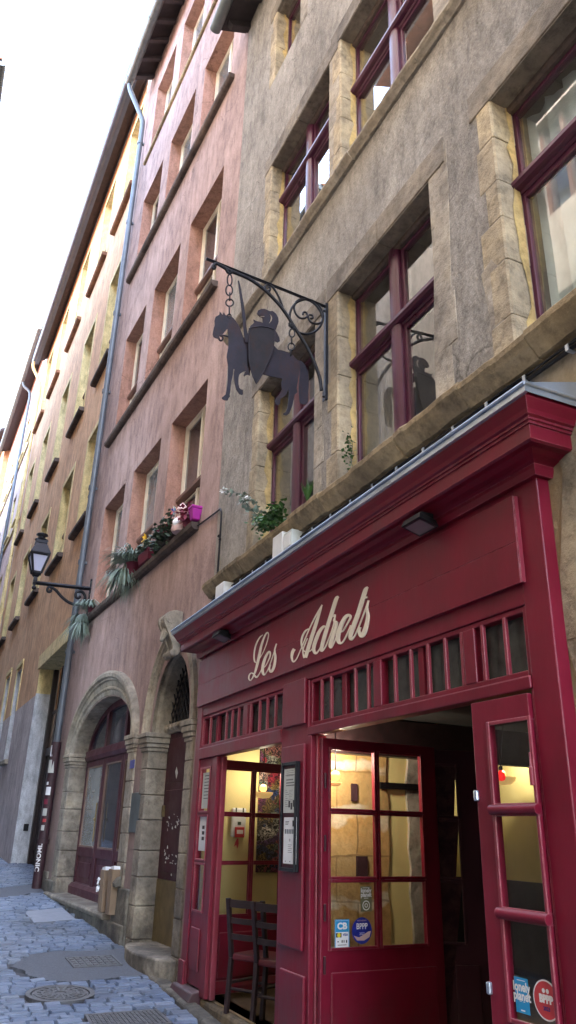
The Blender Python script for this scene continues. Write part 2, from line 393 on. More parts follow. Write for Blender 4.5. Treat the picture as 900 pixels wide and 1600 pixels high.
def mural_mat():
    t = NT('painted_mural')
    v = t.n('ShaderNodeTexVoronoi', Scale=13.0, feature='DISTANCE_TO_EDGE'); 
    nz = t.n('ShaderNodeTexNoise', Scale=5.0, Detail=2.0); t.l(t.pos(), nz.inputs['Vector'])
    va = t.n('ShaderNodeVectorMath', operation='ADD'); t.l(t.pos(), va.inputs[0])
    sv = t.n('ShaderNodeVectorMath', operation='SCALE'); t.l(nz.outputs['Color'], sv.inputs[0]); sv.inputs['Scale'].default_value = .5; t.l(sv.outputs[0], va.inputs[1])
    t.l(va.outputs[0], v.inputs['Vector'])
    w = t.noise(11, 1, .5, dist=3.0)
    line = t.ramp(w, [(.46, (0, 0, 0)), (.48, (1, 1, 1)), (.515, (1, 1, 1)), (.535, (0, 0, 0))])
    v2 = t.n('ShaderNodeTexVoronoi', Scale=7.0); t.l(va.outputs[0], v2.inputs['Vector'])
    sx = t.n('ShaderNodeSeparateColor'); t.l(v2.outputs['Color'], sx.inputs[0])
    pal = t.ramp(sx.outputs[0], [(0, (.55, .48, .38)), (.25, (.42, .03, .05)), (.45, (.03, .08, .22)), (.6, (.32, .22, .07)), (.8, (.05, .15, .11)), (1, (.68, .60, .50))])
    blob = t.ramp(v.outputs['Distance'], [(.03, (0, 0, 0)), (.09, (0, 0, 0)), (.12, (1, 1, 1)), (.20, (1, 1, 1)), (.24, (0, 0, 0))])
    m = t.mix(line, (.006, .005, .009), pal)
    m = t.mix(t.math('MULTIPLY', blob, .5), m, pal)
    return t.fin(m, .5)
MT['mural'] = mural_mat()
def oldstone_mat():
    t = NT('old_interior_stone')
    n = t.noise(1.6, 6, .65); col = t.ramp(n, [(.3, (.34, .22, .09)), (.5, (.50, .33, .13)), (.7, (.58, .44, .24))])
    wv = t.n('ShaderNodeTexWave', bands_direction='Z', Scale=.62, Distortion=5.5, Detail=4.0); wv.inputs['Detail Scale'].default_value = 2.2; wv.inputs['Phase Offset'].default_value = 1.5; t.l(t.pos(), wv.inputs['Vector'])
    col = t.mix(t.math('MULTIPLY', t.ramp(wv.outputs['Fac'], [(.86, (0, 0, 0)), (.95, (.9, .9, .9))]), t.ramp(t.noise(3, 4), [(.40, (.1, .1, .1)), (.55, (1, 1, 1))])), col, (.62, .57, .46))
    bk = t.n('ShaderNodeTexBrick', Scale=1.0); bk.inputs['Color1'].default_value = (.8, .8, .8, 1); bk.inputs['Color2'].default_value = (1.2, 1.1, .95, 1); bk.inputs['Mortar'].default_value = (.55, .5, .45, 1)
    bk.inputs['Mortar Size'].default_value = .012; bk.inputs['Brick Width'].default_value = .42; bk.inputs['Row Height'].default_value = .36; bk.inputs['Mortar Smooth'].default_value = .6
    mp = t.n('ShaderNodeMapping'); mp.inputs['Rotation'].default_value = (radians(90), 0, 0); nd_ = t.n('ShaderNodeTexNoise', Scale=4.0); t.l(t.pos(), nd_.inputs['Vector'])
    ad = t.n('ShaderNodeVectorMath', operation='MULTIPLY_ADD'); t.l(nd_.outputs['Color'], ad.inputs[0]); ad.inputs[1].default_value = (.06, .06, .06); t.l(t.pos(), ad.inputs[2]); t.l(ad.outputs[0], mp.inputs['Vector']); t.l(mp.outputs[0], bk.inputs['Vector'])
    col = t.mix(.8, col, bk.outputs['Color'], 'MULTIPLY')
    ft = t.noise(18, 5, .7); col = t.mix(.5, col, t.ramp(ft, [(.3, (.5, .5, .5)), (.55, (1, 1, 1))]), 'MULTIPLY')
    t.bump(ft, .5, .02); return t.fin(col, .9)
MT['oldstone'] = oldstone_mat()
MT['greystone'] = stone('rough_grey_stone', (.25, .225, .19), (.40, .37, .31), (.52, .48, .41), .9)

# ------------------------------------------------------------------ helpers for buildings
def rect(s0, s1, z0, z1): return [(s0, z0), (s1, z0), (s1, z1), (s0, z1)]
def reveal(mb, poly, n0, n1):               # inner faces of an opening
    m = len(poly)
    for i in range(m):
        a, b = poly[i], poly[(i + 1) % m]
        mb.quad((a[0], n0, a[1]), (b[0], n0, b[1]), (b[0], n1, b[1]), (a[0], n1, a[1]))
def frame_ring(mb, s0, s1, z0, z1, w, n0, n1, wb=None):
    wb = w if wb is None else wb
    mb.box(s0, s0 + w, n0, n1, z0, z1); mb.box(s1 - w, s1, n0, n1, z0, z1)
    mb.box(s0 + w, s1 - w, n0, n1 - .002, z1 - w, z1); mb.box(s0 + w, s1 - w, n0, n1 - .002, z0, z0 + wb)
def shell(root, fr, s0, s1, zt, depth, name='rear_wall', mat=None, ridge=2.2):
    mb = M(fr)
    mb.quad((s0, -depth, -2), (s1, -depth, -2), (s1, -depth, zt), (s0, -depth, zt))
    for s in (s0, s1): mb.add([(s, -.02, -2), (s, -depth, -2), (s, -depth, zt), (s, -depth / 2, zt + ridge), (s, -.02, zt)], [(0, 1, 2, 3, 4)])
    mb.build(name, mat or MT['dim'], root)

# ------------------------------------------------------------------ STONE HOUSE (grey render, plum windows)
stone_house = thing('stone_house', 'grey rendered house with golden stone jambs and plum cross windows above the shopfront', 'house', G.w(6, 0, 0))
GW = [  # s0, s1, z0, z1, transom pixel, kind
    (6.33, 7.94, 4.60, 6.87, (425, 700), 'A'),
    (4.14, 5.82, 4.60, 6.92, (548, 580), 'B'),
    (1.45, 3.31, 4.60, 6.98, (816, 290), 'R'),
    (6.02, 7.84, 8.53, 10.66, (440, 323), 'U'),
    (3.90, 5.74, 8.53, 10.76, (553, 152), 'V'),
    (6.95, 7.90, 12.55, 14.15, None, 'T')]
mb = M(G)
mb.face(rect(-16, 9.33, -1.0, 15.6), 0, [rect(a, b, c, d) for a, b, c, d, _, _ in GW] + [rect(3.36, 9.08, 0.02, 2.86)])
mb.quad((9.33, 0, -1), (9.33, -.3, -1), (9.33, -.3, 15.6), (9.33, 0, 15.6))
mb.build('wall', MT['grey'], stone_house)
shell(stone_house, G, -16, 9.32, 15.6, 8)
# storey floors and inner walls that make the rooms behind the windows
mb = M(G)
for z in (4.32, 8.2, 12.2, 15.3): mb.box(-3.9, 9.2, -7.9, -.05, z, z + .12)
for n in (-2.6,): mb.quad((-3.9, n, 4), (9.2, n, 4), (9.2, n, 15.5), (-3.9, n, 15.5))
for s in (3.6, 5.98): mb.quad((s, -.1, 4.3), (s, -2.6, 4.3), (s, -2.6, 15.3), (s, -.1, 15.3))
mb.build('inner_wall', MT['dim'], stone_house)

def jamb(root, s_edge, side, n_back, z0, z1, mat, w=(.20, .30)):
    # stack of dressed blocks; side=+1: blocks lie at larger s than the opening
    mb = M(G); z = z0; k = random.randint(0, 1)
    while z < z1 - .02:
        h = min(random.uniform(.32, .52), z1 - z)
        if z1 - z - h < .15: h = z1 - z
        wd = w[k % 2] + random.uniform(-.03, .03); k += 1
        j = random.uniform(0, .005)
        a, b = s_edge - side * (.012 + j), s_edge + side * wd
        nf = .002 + random.uniform(0, .004)
        # chamfered arris towards the opening
        c = .014                                # arris
        pr = [(a, n_back), (a, nf - c), (a + side * c, nf), (b, nf), (b, n_back)]
        zz0, zz1 = z + .002, z + h - .002
        N = len(pr)
        mb.add([(s, n, zz0) for s, n in pr] + [(s, n, zz1) for s, n in pr],
               [tuple(range(N)), tuple(range(2 * N - 1, N - 1, -1))] + [(i, (i + 1) % N, N + (i + 1) % N, N + i) for i in range(N)])
        z += h
    return mb.build('stone_jamb', mat, root, bevel=.008)

def gwindow(s0, s1, z0, z1, tp, kind):
    nb = -.23
    win = M(G)
    frame_ring(win, s0 + .01, s1 + .04, z0 + .02, z1 + .02, .05, nb - .08, nb + .03)
    wo = win.build('window', MT['plum'], stone_house, bevel=.006)
    mid = (s0 + s1) / 2 + .03
    if tp is None:
        zt = (z0 + z1) * .5 + .2
    else: zt = G.px(tp[0], tp[1], -.22)[1]
    quads = []
    if kind == 'T':
        quads = [(s0 + .06, s1, z0 + .07, z1 - .04)]
    else:
        if kind != 'R':
            mm = M(G)
            N = 10; pr = [(mid - .085, nb - .06)] + [(mid - .085 * cos(pi * i / N), nb + .035 + .04 * sin(pi * i / N)) for i in range(N + 1)] + [(mid + .085, nb - .06)]
            K = len(pr)
            mm.add([(s, n, z0 + .03) for s, n in pr] + [(s, n, z1) for s, n in pr], [tuple(range(K)), tuple(range(2 * K - 1, K - 1, -1))] + [(i, (i + 1) % K, K + (i + 1) % K, K + i) for i in range(K)])
            mm.build('mullion', MT['plum'], wo)
        tr = M(G)
        prof = [(nb - .05, zt - .09), (nb + .02, zt - .09), (nb + .035, zt - .07)] + [(nb + .055 + .05 * cos(a), zt - .02 + .05 * sin(a)) for a in [radians(x) for x in (-100, -60, -20, 20, 60, 90)]] + [(nb + .02, zt + .075), (nb - .05, zt + .085)]
        tr.sweep(prof, s0 - .03, s1 + .05); tr.build('transom', MT['plum'], wo)
        cols = [(s0 + .065, mid - .075), (mid + .075, s1)] if kind != 'R' else [(s0 + .065, s1)]
        for a, b in cols:
            quads.append((a, b, z0 + .07, zt - .09)); quads.append((a, b, zt + .06, z1 - .03))
    for a, b, c, d in quads:
        sm = M(G); frame_ring(sm, a, b, c, d, .052, nb - .05, nb + .015, .065)
        so = sm.build('sash', MT['plum'], wo, bevel=.006)
        g = M(G); g.box(a + .045, b - .045, nb - .012, nb - .006, c + .055, d - .045); g.build('pane', MT['glass'], wo)
    # white draught strip on the hinge side
    if kind in 'ABR':
        w = M(G); w.box(s1 + .002, s1 + .012, nb + .0305, nb + .034, z0 + .05, zt - .12); w.build('draught_strip', MT['white'], wo)
    def wavy(a, b, n, c, d, mat):
        mbc = M(G); K = 40; pts = []
        for i in range(K + 1):
            s = a + (b - a) * i / K; nn = n + .03 * sin(i * 1.3) + .015 * sin(i * 2.9)
            pts += [(s, nn, c), (s, nn, d)]
        mbc.add(pts, [(2 * i, 2 * i + 2, 2 * i + 3, 2 * i + 1) for i in range(K)], smooth=True); mbc.build('curtain', mat, wo)
    if kind == 'R': wavy(s0 + .1, s1 - .02, -.40, z0, z1, MT['curtain'])
    if kind == 'B': wavy(s1 - .30, s1 - .05, -.5, z0, zt, MT['beige_curtain']); wavy(s0 + .1, s0 + .35, -.5, z0, z1, MT['dim'])
    if kind == 'A': wavy(s1 - .45, s1 - .05, -.5, z0, zt, MT['dim'])
    gold = MT['gold'] if kind in 'ABRUVT' else MT['stone']
    jamb(stone_house, s1, 1, nb - .1, z0, z1 + .02, gold, (.15, .21))
    jamb(stone_house, s0, -1, nb - .1, z0, z1 + .02, MT['warm_stone'], (.17, .24))
    ys = M(G); zz_ = z0
    rs = random.Random(int(s0 * 100)); K = 16
    pa_ = [(s1 - .0215, nb + .03)] ; pts = []
    for i in range(K + 1):
        zz_ = z0 + (z1 - z0) * i / K; pts += [(s1 - .0225, nb + .032, zz_), (s1 - .0225, nb + .032 + rs.uniform(.025, .095), zz_)]
    ys.add(pts, [(2 * i, 2 * i + 1, 2 * i + 3, 2 * i + 2) for i in range(K)]); ys.build('limewash_strip', MT['limewash'], stone_house)
    lt = M(G)
    xa, xb = s0 - .24, s1 + .24
    for p, q in ((xa, mid - .02), (mid - .012, xb)):
        lt.sweep([(.010, z1 + .30), (.012, z1 + .012), (-.05, z1), (nb - .1, z1), (nb - .1, z1 + .30)], p, q)
    lt.build('lintel', MT['lintel'], stone_house, bevel=.01)
    gr = M(G); gr.sweep([(-.16, z1 + .05), (-.16, z1 - .035), (-.185, z1 - .05), (nb, z1 - .05), (nb, z1 + .05)], s0, s1); gr.build('lintel_moulding', MT['darksill'], stone_house)
for a in GW: gwindow(*a)

def course(root, z, n, h, s0, s1, mat, step=.85, irregular=.012):
    mb = M(G); s = s0
    while s < s1:
        e = min(s + step * random.uniform(.7, 1.3), s1)
        if s1 - e < .3: e = s1
        K = max(2, int((e - s) / .09)); jz = random.uniform(-1, 1) * irregular; jn = random.uniform(-1, 1) * irregular
        base = [(-.05, z - h), (n * .35, z - h), (n * .55, z - h * .80), (n * .80, z - h * .62), (n, z - h * .40), (n * 1.02, z - h * .20), (n * .92, z - .02), (n * .7, z), (-.05, z + .01)]
        pts = []; m = len(base)
        for i in range(K + 1):
            ss = s + .003 + (e - s - .006) * i / K
            wz = random.uniform(-1, 1) * irregular * .35; wn = random.uniform(-1, 1) * irregular * .6
            pts += [(ss, a + (jn + wn if a > 0 else 0), b + jz + wz) for a, b in base]
        fs = [(i * m + k, i * m + (k + 1) % m, (i + 1) * m + (k + 1) % m, (i + 1) * m + k) for i in range(K) for k in range(m)]
        fs += [tuple(range(m)), tuple(range(K * m + m - 1, K * m - 1, -1))]
        mb.add(pts, fs); s = e
    mb.build('string_course', mat, root)
course(stone_house, 4.61, .16, .20, -1.0, 9.30, MT['sill'])
course(stone_house, 8.53, .10, .13, -1.0, 9.28, MT['warm_stone'], 1.2, .006)

# eave, gutter and rafter tails of the stone house
mb = M(G)
mb.sweep([(-.1, 15.75), (.62, 15.38), (.62, 15.50), (-8.1, 19.9), (-8.1, 19.75)], -4, 9.45); mb.build('roof', MT['tile'], stone_house)
mb = M(G); mb.sweep([(-.02, 15.60), (.58, 15.33), (.58, 15.36), (-.02, 15.66)], -4, 9.44); mb.build('soffit', MT['rafter'], stone_house)
for i in range(7):
    s = 9.28 - i * .62
    mb = M(G); mb.sweep([(-.05, 15.46), (.34, 15.30), (.42, 15.36), (.42, 15.43), (-.05, 15.62)], s - .09, s + .03); mb.build('rafter', MT['rafter'], stone_house)
mb = M(G); mb.tube([(9.47, .60, 15.36), (-4, .60, 15.36)], .105, 12); mb.build('gutter', MT['zinc_dark'], stone_house)
# torn plaster patches beside the windows
def patch(fr, root, pts, n, mat, name='bare_stone'):
    mb = M(fr); mb.prism([fr.px(u, v) for u, v in pts], -.02, n); return mb.build(name, mat, root, bevel=.004)
patch(G, stone_house, [(680, 300), (697, 225), (701, 300), (704, 400), (706, 500), (700, 560), (698, 660), (684, 672), (679, 560), (678, 420)], .004, MT['warm_stone'])
patch(G, stone_house, [(752, 430), (768, 405), (783, 420), (790, 540), (772, 572), (766, 500)], .003, MT['warm_stone'])
patch(G, stone_house, [(880, 730), (905, 700), (915, 900), (912, 1090), (884, 1000), (876, 900)], .006, MT['gold'])
patch(G, stone_house, [(862, 690), (900, 640), (910, 690), (880, 735)], .007, MT['gold'])

# ------------------------------------------------------------------ PINK HOUSE
pink_house = thing('pink_house', 'dusty pink rendered house with rows of deep windows and two stone arched doorways', 'house', P.w(4, 0, 0))
PC = [(.81, 2.53), (3.10, 4.80), (5.40, 7.03)]
PZ = [(5.74, 8.27), (10.10, 12.84), (14.98, 17.38), (19.14, 21.72)]
C1, A1o, B1o, A1i, B1i, ZS = 5.08, 2.36, 1.30, 1.98, .88, 2.90      # basket arch of the glazed door
C2, A2o, B2o, A2i, B2i = 1.33, 1.06, 1.42, .77, 1.02                # taller arch of the panelled door
def arcpts(c, a, b, z, n=24, t0=0, t1=pi): return [(c + a * cos(t0 + (t1 - t0) * i / n), z + b * sin(t0 + (t1 - t0) * i / n)) for i in range(n + 1)]
h1 = [(C1 - A1i, .40)] + [] ; h1 = arcpts(C1, A1i, B1i, ZS) ; hole1 = h1 + [(C1 - A1i, .40), (C1 + A1i, .40)]
hole2 = arcpts(C2, A2i, B2i, ZS) + [(C2 - A2i, .18), (C2 + A2i, .18)]
holesP = [rect(a, b, c, d) for c, d in PZ for a, b in PC] + [hole1, hole2]
mb = M(P); mb.face([(-.1, -1), (8.72, -1), (8.72, 23.25), (-.1, 23.25)], 0, holesP)
mb.quad((-.1, 0, 14), (-.1, -.4, 14), (-.1, -.4, 23.2), (-.1, 0, 23.2))
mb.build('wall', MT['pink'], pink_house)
shell(pink_house, P, -.08, 8.7, 23.2, 9)
def sash_window(root, fr, s0, s1, z0, z1, nb, frame_mat, trans_mat, pane_mat, rev_mat, tfrac=.52, cols=2, w=.07):
    wm = M(fr); frame_ring(wm, s0, s1, z0, z1, w, nb - .06, nb); 
    zt = z0 + (z1 - z0) * tfrac
    if cols == 2: wm.box((s0 + s1) / 2 - .045, (s0 + s1) / 2 + .045, nb - .055, nb + .012, z0 + w, z1 - w)
    wo = wm.build('window', frame_mat, root)
    tm = M(fr); tm.sweep([(nb - .05, zt - .07), (nb + .03, zt - .07), (nb + .075, zt - .03), (nb + .075, zt + .03), (nb - .05, zt + .06)], s0 + .01, s1 - .01); tm.build('transom', trans_mat, wo)
    xs = [s0 + w, (s0 + s1) / 2, s1 - w] if cols == 2 else [s0 + w, s1 - w]
    for i in range(len(xs) - 1):
        for c, d in ((z0 + w, zt - .06), (zt + .06, z1 - w)):
            g = M(fr); g.box(xs[i], xs[i + 1] - .03 * (i == 0 and cols == 2), nb - .04, nb - .035, c, d); g.build('pane', random.choice(pane_mat), wo)
            k = M(fr); frame_ring(k, xs[i] + .002, xs[i + 1] - .002, c, d, .045, nb - .034, nb - .012); k.build('sash', frame_mat, wo)
    rv = M(fr); reveal(rv, rect(s0, s1, z0, z1), 0, nb - .1); rv.build('reveal', rev_mat, wo)
    return wo
for c, d in PZ:
    for a, b in PC:
        sash_window(pink_house, P, a, b, c, d, -.27, MT['cream_wood'], MT['brown_wood'], [MT['paleglass'], MT['dkglass']], MT['pink_reveal'], .42)
for i, (z, s0, s1) in enumerate(((5.74, .72, 7.62), (10.10, .68, 7.45), (14.98, .60, 7.45), (19.14, .45, 7.45))):
    mb = M(P); q = .125 if i < 3 else .07
    mb.sweep([(-.03, z - q * .9), (q * .6, z - q * .9), (q * .93, z - q * .6), (q, z), (-.03, z + .015)], s0, s1)
    mb.build('string_course', MT['darksill'] if i < 3 else MT['sill'], pink_house, bevel=.008)
# eave
mb = M(P); mb.sweep([(-.05, 23.30), (.72, 22.86), (.72, 22.98), (-9.2, 27.6), (-9.2, 27.4)], -.3, 8.05); mb.build('roof', MT['tile'], pink_house)
mb = M(P); mb.sweep([(-.02, 23.22), (.66, 22.80), (.66, 22.83), (-.02, 23.27)], -.3, 8.0); mb.build('soffit', MT['rafter'], pink_house)
for i in range(13):
    s = 7.85 - i * .66
    mb = M(P); mb.sweep([(-.02, 23.06), (.56, 22.72), (.56, 22.84), (-.02, 23.21)], s - .12, s); mb.build('rafter', MT['soffit'], pink_house)
mb = M(P); mb.tube([(8.08, .68, 22.74), (-.4, .68, 22.74)], .13, 12)
for i in range(8): mb.tube([(7.9 - i * 1.05, .68, 22.74), (7.84 - i * 1.05, .68, 22.74)], .142, 12)
mb.build('gutter', MT['zinc_dark'], pink_house)
# downpipe in two tones with collars
pt = [(8.02, .66, 22.62), (8.02, .62, 22.40), (7.98, .40, 21.9), (7.95, .2, 21.45), (7.95, .13, 21.2), (7.96, .12, 20.5)]
mb = M(P); mb.tube(spline(pt, 4) + [(8.1, .12, 10), (8.28, .12, 3.25)], .072, 12)
for z in (20.4, 17.4, 14.3, 11.9, 9.2, 7.3, 5.2):
    s = 7.96 + (20.5 - z) * .0187; mb.tube([(s, .12, z - .05), (s, .12, z + .05)], .088, 12); mb.box(s - .03, s + .03, .0, .12, z - .03, z + .03)
pipe = mb.build('downpipe', MT['pipe'], pink_house)
mb = M(P); mb.tube([(8.28, .12, 3.25), (8.30, .12, 2.2), (8.33, .12, .35)], .10, 12); mb.tube([(8.30, .12, 1.25), (8.30, .12, 1.33)], .12, 12); mb.build('pipe_foot', MT['pipe_red'], pink_house, 'dark red cast iron foot of the downpipe covered in stickers')
# stickers and a scrawl wrapped on the pipe foot
def pipe_patch(z0, z1, a0, a1, mat, name='pipe_sticker'):
    mb = M(P); K = 6; pts = []
    for i in range(K + 1):
        a = radians(a0 + (a1 - a0) * i / K); r = .104
        for z in (z0, z1): pts.append((8.295 + r * sin(a) * -1, .12 + r * cos(a), z))
    mb.add(pts, [(2 * i, 2 * i + 2, 2 * i + 3, 2 * i + 1) for i in range(K)], smooth=True); mb.build(name, mat, pink_house)
for z0, z1, a0, a1, m in ((2.95, 3.18, 5, 80, 'paper'), (2.62, 2.88, 10, 90, 'paper_grey'), (2.38, 2.44, 20, 50, 'paper'), (2.18, 2.34, 25, 85, 'paper'), (1.78, 1.92, 20, 75, 'paper_grey'), (1.66, 1.72, 40, 80, 'red_ink'), (1.5, 1.6, 30, 70, 'paper_grey'), (2.0, 2.1, 20, 70, 'flower_r')):
    pipe_patch(z0, z1, a0, a1, MT[m])
mb = M()                                    # the white tag painted down the pipe
def tagmap(x, y):
    a = radians(40) + (y - .03) / .104; return P.w(8.30 - .1055 * sin(a), .12 + .1055 * cos(a), 1.30 - x)
text_into(mb, 'TIMONIC', tagmap, .135, .004, center=False)
mb.build('scrawl', MT['white_ink'], pink_house)

def arch_band(root, c, a0, b0, a1, b1, rings, mat, name, n=40, groove=None):
    # rings: (k, n) where k runs from outer ellipse 0 to inner ellipse 1
    mb = M(P); m = len(rings); pts = []
    for i in range(n + 1):
        t = pi * i / n
        for k, nn in rings:
            a = a0 + (a1 - a0) * k; b = b0 + (b1 - b0) * k; pts.append((c + a * cos(t), nn, ZS + b * sin(t)))
    mb.add(pts, [(i * m + k, i * m + k + 1, (i + 1) * m + k + 1, (i + 1) * m + k) for i in range(n) for k in range(m - 1)])
    return mb.build(name, mat, root)
arch_band(pink_house, C1, A1o, B1o + .02, A1i, B1i, [(0, -.01), (0, .09), (.10, .115), (.24, .115), (.30, .075), (.36, .075), (.40, .045), (.62, .03), (.66, .055), (.72, .055), (.78, .025), (.95, .012), (1, -.02), (1, -.38)], MT['stone'], 'door_arch')
arch_band(pink_house, C2, A2o, B2o, A2i, B2i, [(0, -.01), (0, .06), (.18, .08), (.26, .05), (.34, .05), (.40, .02), (.55, .0), (.62, .02), (.70, -.01), (.86, -.06), (.92, -.06), (1, -.11), (1.0, -.34)], MT['stone'], 'door_arch')
# piers: stacks of blocks with moulded capitals and sooty bases
def pier(s0, s1, z0, z1, nf, nb, mat, cham=0.0, side=1):
    mb = M(P); z = z0
    while z < z1 - .01:
        h = min(random.uniform(.30, .46), z1 - z)
        if z1 - z - h < .14: h = z1 - z
        j = random.uniform(0, .010)
        mb.hexa([(s0 + j, nf + j * .5, z + .004), (s1 - j, nf + j * .5, z + .004), (s1 - j, nb, z + .004), (s0 + j, nb, z + .004)],
                [(s0 + j, nf + j * .5, z + h - .004), (s1 - j, nf + j * .5, z + h - .004), (s1 - j, nb, z + h - .004), (s0 + j, nb, z + h - .004)])
        z += h
    mb.build('door_pier', mat, pink_house, bevel=.012)
def capital(s0, s1, z, nf, nb, e=.07):
    mb = M(P)
    for k, (a, b, o) in enumerate(((0, .05, .30), (.055, .11, .55), (.115, .19, .8), (.195, .26, 1.0))):
        mb.box(s0 - e * o, s1 + e * o, nb, nf + e * o, z + a, z + b)
    mb.build('capital', MT['stone'], pink_house, bevel=.01)
pier(C1 + A1i, C1 + A1o + .08, .35, ZS - .2, .03, -.36, MT['stone']); capital(C1 + A1i + .0, C1 + A1o + .06, ZS - .23, .03, -.28)
pier(C1 - A1o + .02, C1 - A1i, .0, ZS - .2, .03, -.36, MT['stone']); capital(C1 - A1o + .04, C1 - A1i, ZS - .23, .03, -.28)
pier(C2 + A2i, C2 + A2o, -.1, ZS - .25, .02, -.36, MT['stone']); capital(C2 + A2i, C2 + A2o - .02, ZS - .27, .02, -.34, .09)
pier(C2 - A2i - .26, C2 - A2i, -.1, ZS - .25, .02, -.36, MT['stone']); capital(C2 - A2i - .24, C2 - A2i, ZS - .27, .02, -.34, .07)
# carved scroll keystone over the panelled door
mb = M(P); prof = spline([(.02, 4.46), (.13, 4.47), (.24, 4.41), (.27, 4.31), (.21, 4.18), (.15, 4.05), (.12, 3.95), (.15, 3.87), (.12, 3.82), (.07, 3.84), (.02, 3.90)], 5)
mb.sweep(prof, 1.10, 1.30)
for a_, b_ in ((1.06, 1.115), (1.285, 1.34)): mb.sweep([(n_ * 1.10 if n_ > .05 else n_, 4.14 + (z_ - 4.14) * 1.04) for n_, z_ in prof], a_, b_)
mb.tube([(1.04, .13, 3.87), (1.36, .13, 3.87)], .045, 10); mb.tube([(1.05, .20, 4.36), (1.35, .20, 4.36)], .075, 10)
for k_ in range(5): mb.tube([(1.2 + .10 * cos(k_ * 1.25), .22, 4.2 + .06 * sin(k_ * 1.25)), (1.2, .26, 4.05)], .03, 6)
mb.build('keystone', MT['stone'], pink_house, 'carved scroll keystone', bevel=.006)

# glazed oxblood door (three leaves and a fan of panes)
nd = -.28; z0d, zt = .45, 2.95
mb = M(P)
half = [(C1 + (A1i + .02) * cos(t), ZS + (B1i + .02) * sin(t)) for t in [pi * i / 24 for i in range(25)]]
inner = [(C1 + (A1i - .14) * cos(t), ZS + .10 + (B1i - .22) * sin(t)) for t in [pi * i / 24 for i in range(25)]]
mb.prism([(C1 - A1i, ZS - .12)] + half[::-1] + [(C1 + A1i, ZS - .12)], nd - .10, nd, [inner])
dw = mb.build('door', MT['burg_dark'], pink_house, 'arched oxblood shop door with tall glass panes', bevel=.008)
xs = [C1 - A1i, C1 - .62, C1 + .62, C1 + A1i]
mb = M(P); mb.box(C1 - .70, C1 - .58, nd - .08, nd + .01, ZS + .09, ZS + .72); mb.box(C1 + .58, C1 + .70, nd - .08, nd + .01, ZS + .09, ZS + .72)
mb.sweep([(nd - .08, ZS - .11), (nd + .03, ZS - .11), (nd + .06, ZS - .04), (nd + .03, ZS + .085), (nd - .08, ZS + .085)], C1 - A1i, C1 + A1i); mb.build('fanlight_bar', MT['burg_dark'], dw)
mb = M(P); mb.face(inner, nd - .055); mb.build('pane', MT['dkglass'], dw)
for a, b in zip(xs, xs[1:]):
    mb = M(P); frame_ring(mb, a + .01, b - .01, z0d, ZS - .125, .095, nd - .08, nd - .005, .18)
    zr = 1.16; mb.box(a + .10, b - .10, nd - .08, nd - .004, zr - .08, zr + .08); mb.box(a + .10, b - .10, nd - .06, nd - .03, z0d + .18, zr - .08)
    mb.box(a + .24, b - .24, nd - .03, nd - .012, z0d + .28, zr - .18)
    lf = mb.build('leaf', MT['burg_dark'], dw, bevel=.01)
    g = M(P); g.box(a + .095, b - .095, nd - .05, nd - .045, zr + .08, ZS - .22); g.build('pane', MT['dkglass'] if a < 5.2 else MT['paleglass'], dw)
    k = M(P); frame_ring(k, a + .11, b - .11, zr + .085, ZS - .225, .022, nd - .044, nd - .015); k.build('glazing_bead', MT['bead'], dw)
mb = M(P); mb.tube([(C1 + .60, nd + .05, 1.35), (C1 + .60, nd + .05, 2.0)], .014, 8); mb.ball(P.w(C1 + .60, nd + .06, 1.72), .03); mb.build('handle', MT['brass'], dw)
mb = M(P); mb.sweep([(nd - .05, .40), (nd + .07, .40), (nd + .07, .56), (nd + .02, .62), (nd - .05, .62)], C1 - A1i + .01, C1 + A1i - .01); mb.build('kick_board', MT['burg_dark'], dw)
# stone threshold and its plinth
mb = M(P); mb.sweep([(-.4, .44), (.12, .43), (.15, .40), (.13, .34), (-.4, .34)], 3.3, 7.5); mb.build('threshold', MT['stone'], pink_house, bevel=.015)
mb = M(P); mb.box(2.9, 7.6, -.3, .09, -.5, .338); mb.build('plinth', MT['soot_stone'], pink_house, bevel=.02)
mb = M(P); mb.box(2.40, 3.10, -.1, .05, -.4, .80); mb.sweep([(-.05, .80), (.12, .80), (.14, .86), (.08, .93), (-.05, .95)], 2.78, 3.14); mb.box(2.42, 3.08, 0, .09, -.4, .35); mb.build('plinth', MT['soot_stone'], pink_house, bevel=.02)
mb = M(P); mb.box(7.08, 7.9, -.1, .07, -.3, .62); mb.box(7.9, 8.7, -.1, .04, -.3, .75); mb.build('plinth', MT['soot_stone'], pink_house, bevel=.02)
# panelled door with lattice fanlight
nd2 = -.27
mb = M(P); mb.box(C2 - A2i, C2 + A2i, nd2 - .07, nd2, .96, ZS + .05); mb.box(C2 - A2i + .1, C2 + A2i - .1, nd2, nd2 + .012, 1.05, 2.1); mb.box(C2 - A2i + .1, C2 + A2i - .1, nd2, nd2 + .012, 2.2, 2.8)
d2 = mb.build('door', MT['burg_dark'], pink_house, 'narrow dark door with chipped paint and brass kick plate', bevel=.01)
mb = M(P); mb.box(C2 - A2i, C2 + A2i, nd2 - .06, nd2 + .006, .2, .955); mb.build('kick_plate', MT['brass'], d2)
mb = M(P); mb.box(C2 + A2i - .13, C2 + A2i - .10, nd2 + .012, nd2 + .05, 1.75, 1.9); mb.build('handle', MT['brass'], d2)
mb = M(P); pk = [(1.55, 2.32), (1.62, 2.40), (1.66, 2.34), (1.60, 2.24)]; mb.prism(pk, nd2 - .002, nd2 + .014)
rr = random.Random(3)
for i in range(34):
    s = C2 + rr.uniform(.0, .55); z = rr.choice([rr.gauss(1.66, .05), rr.gauss(1.22, .07)]); w = rr.uniform(.015, .06); h = rr.uniform(.006, .04)
    mb.prism([(s, z), (s + w, z + rr.uniform(-.01, .02)), (s + w * .7, z + h), (s + w * .1, z + h * .6)], nd2 - .002, nd2 + .0142)
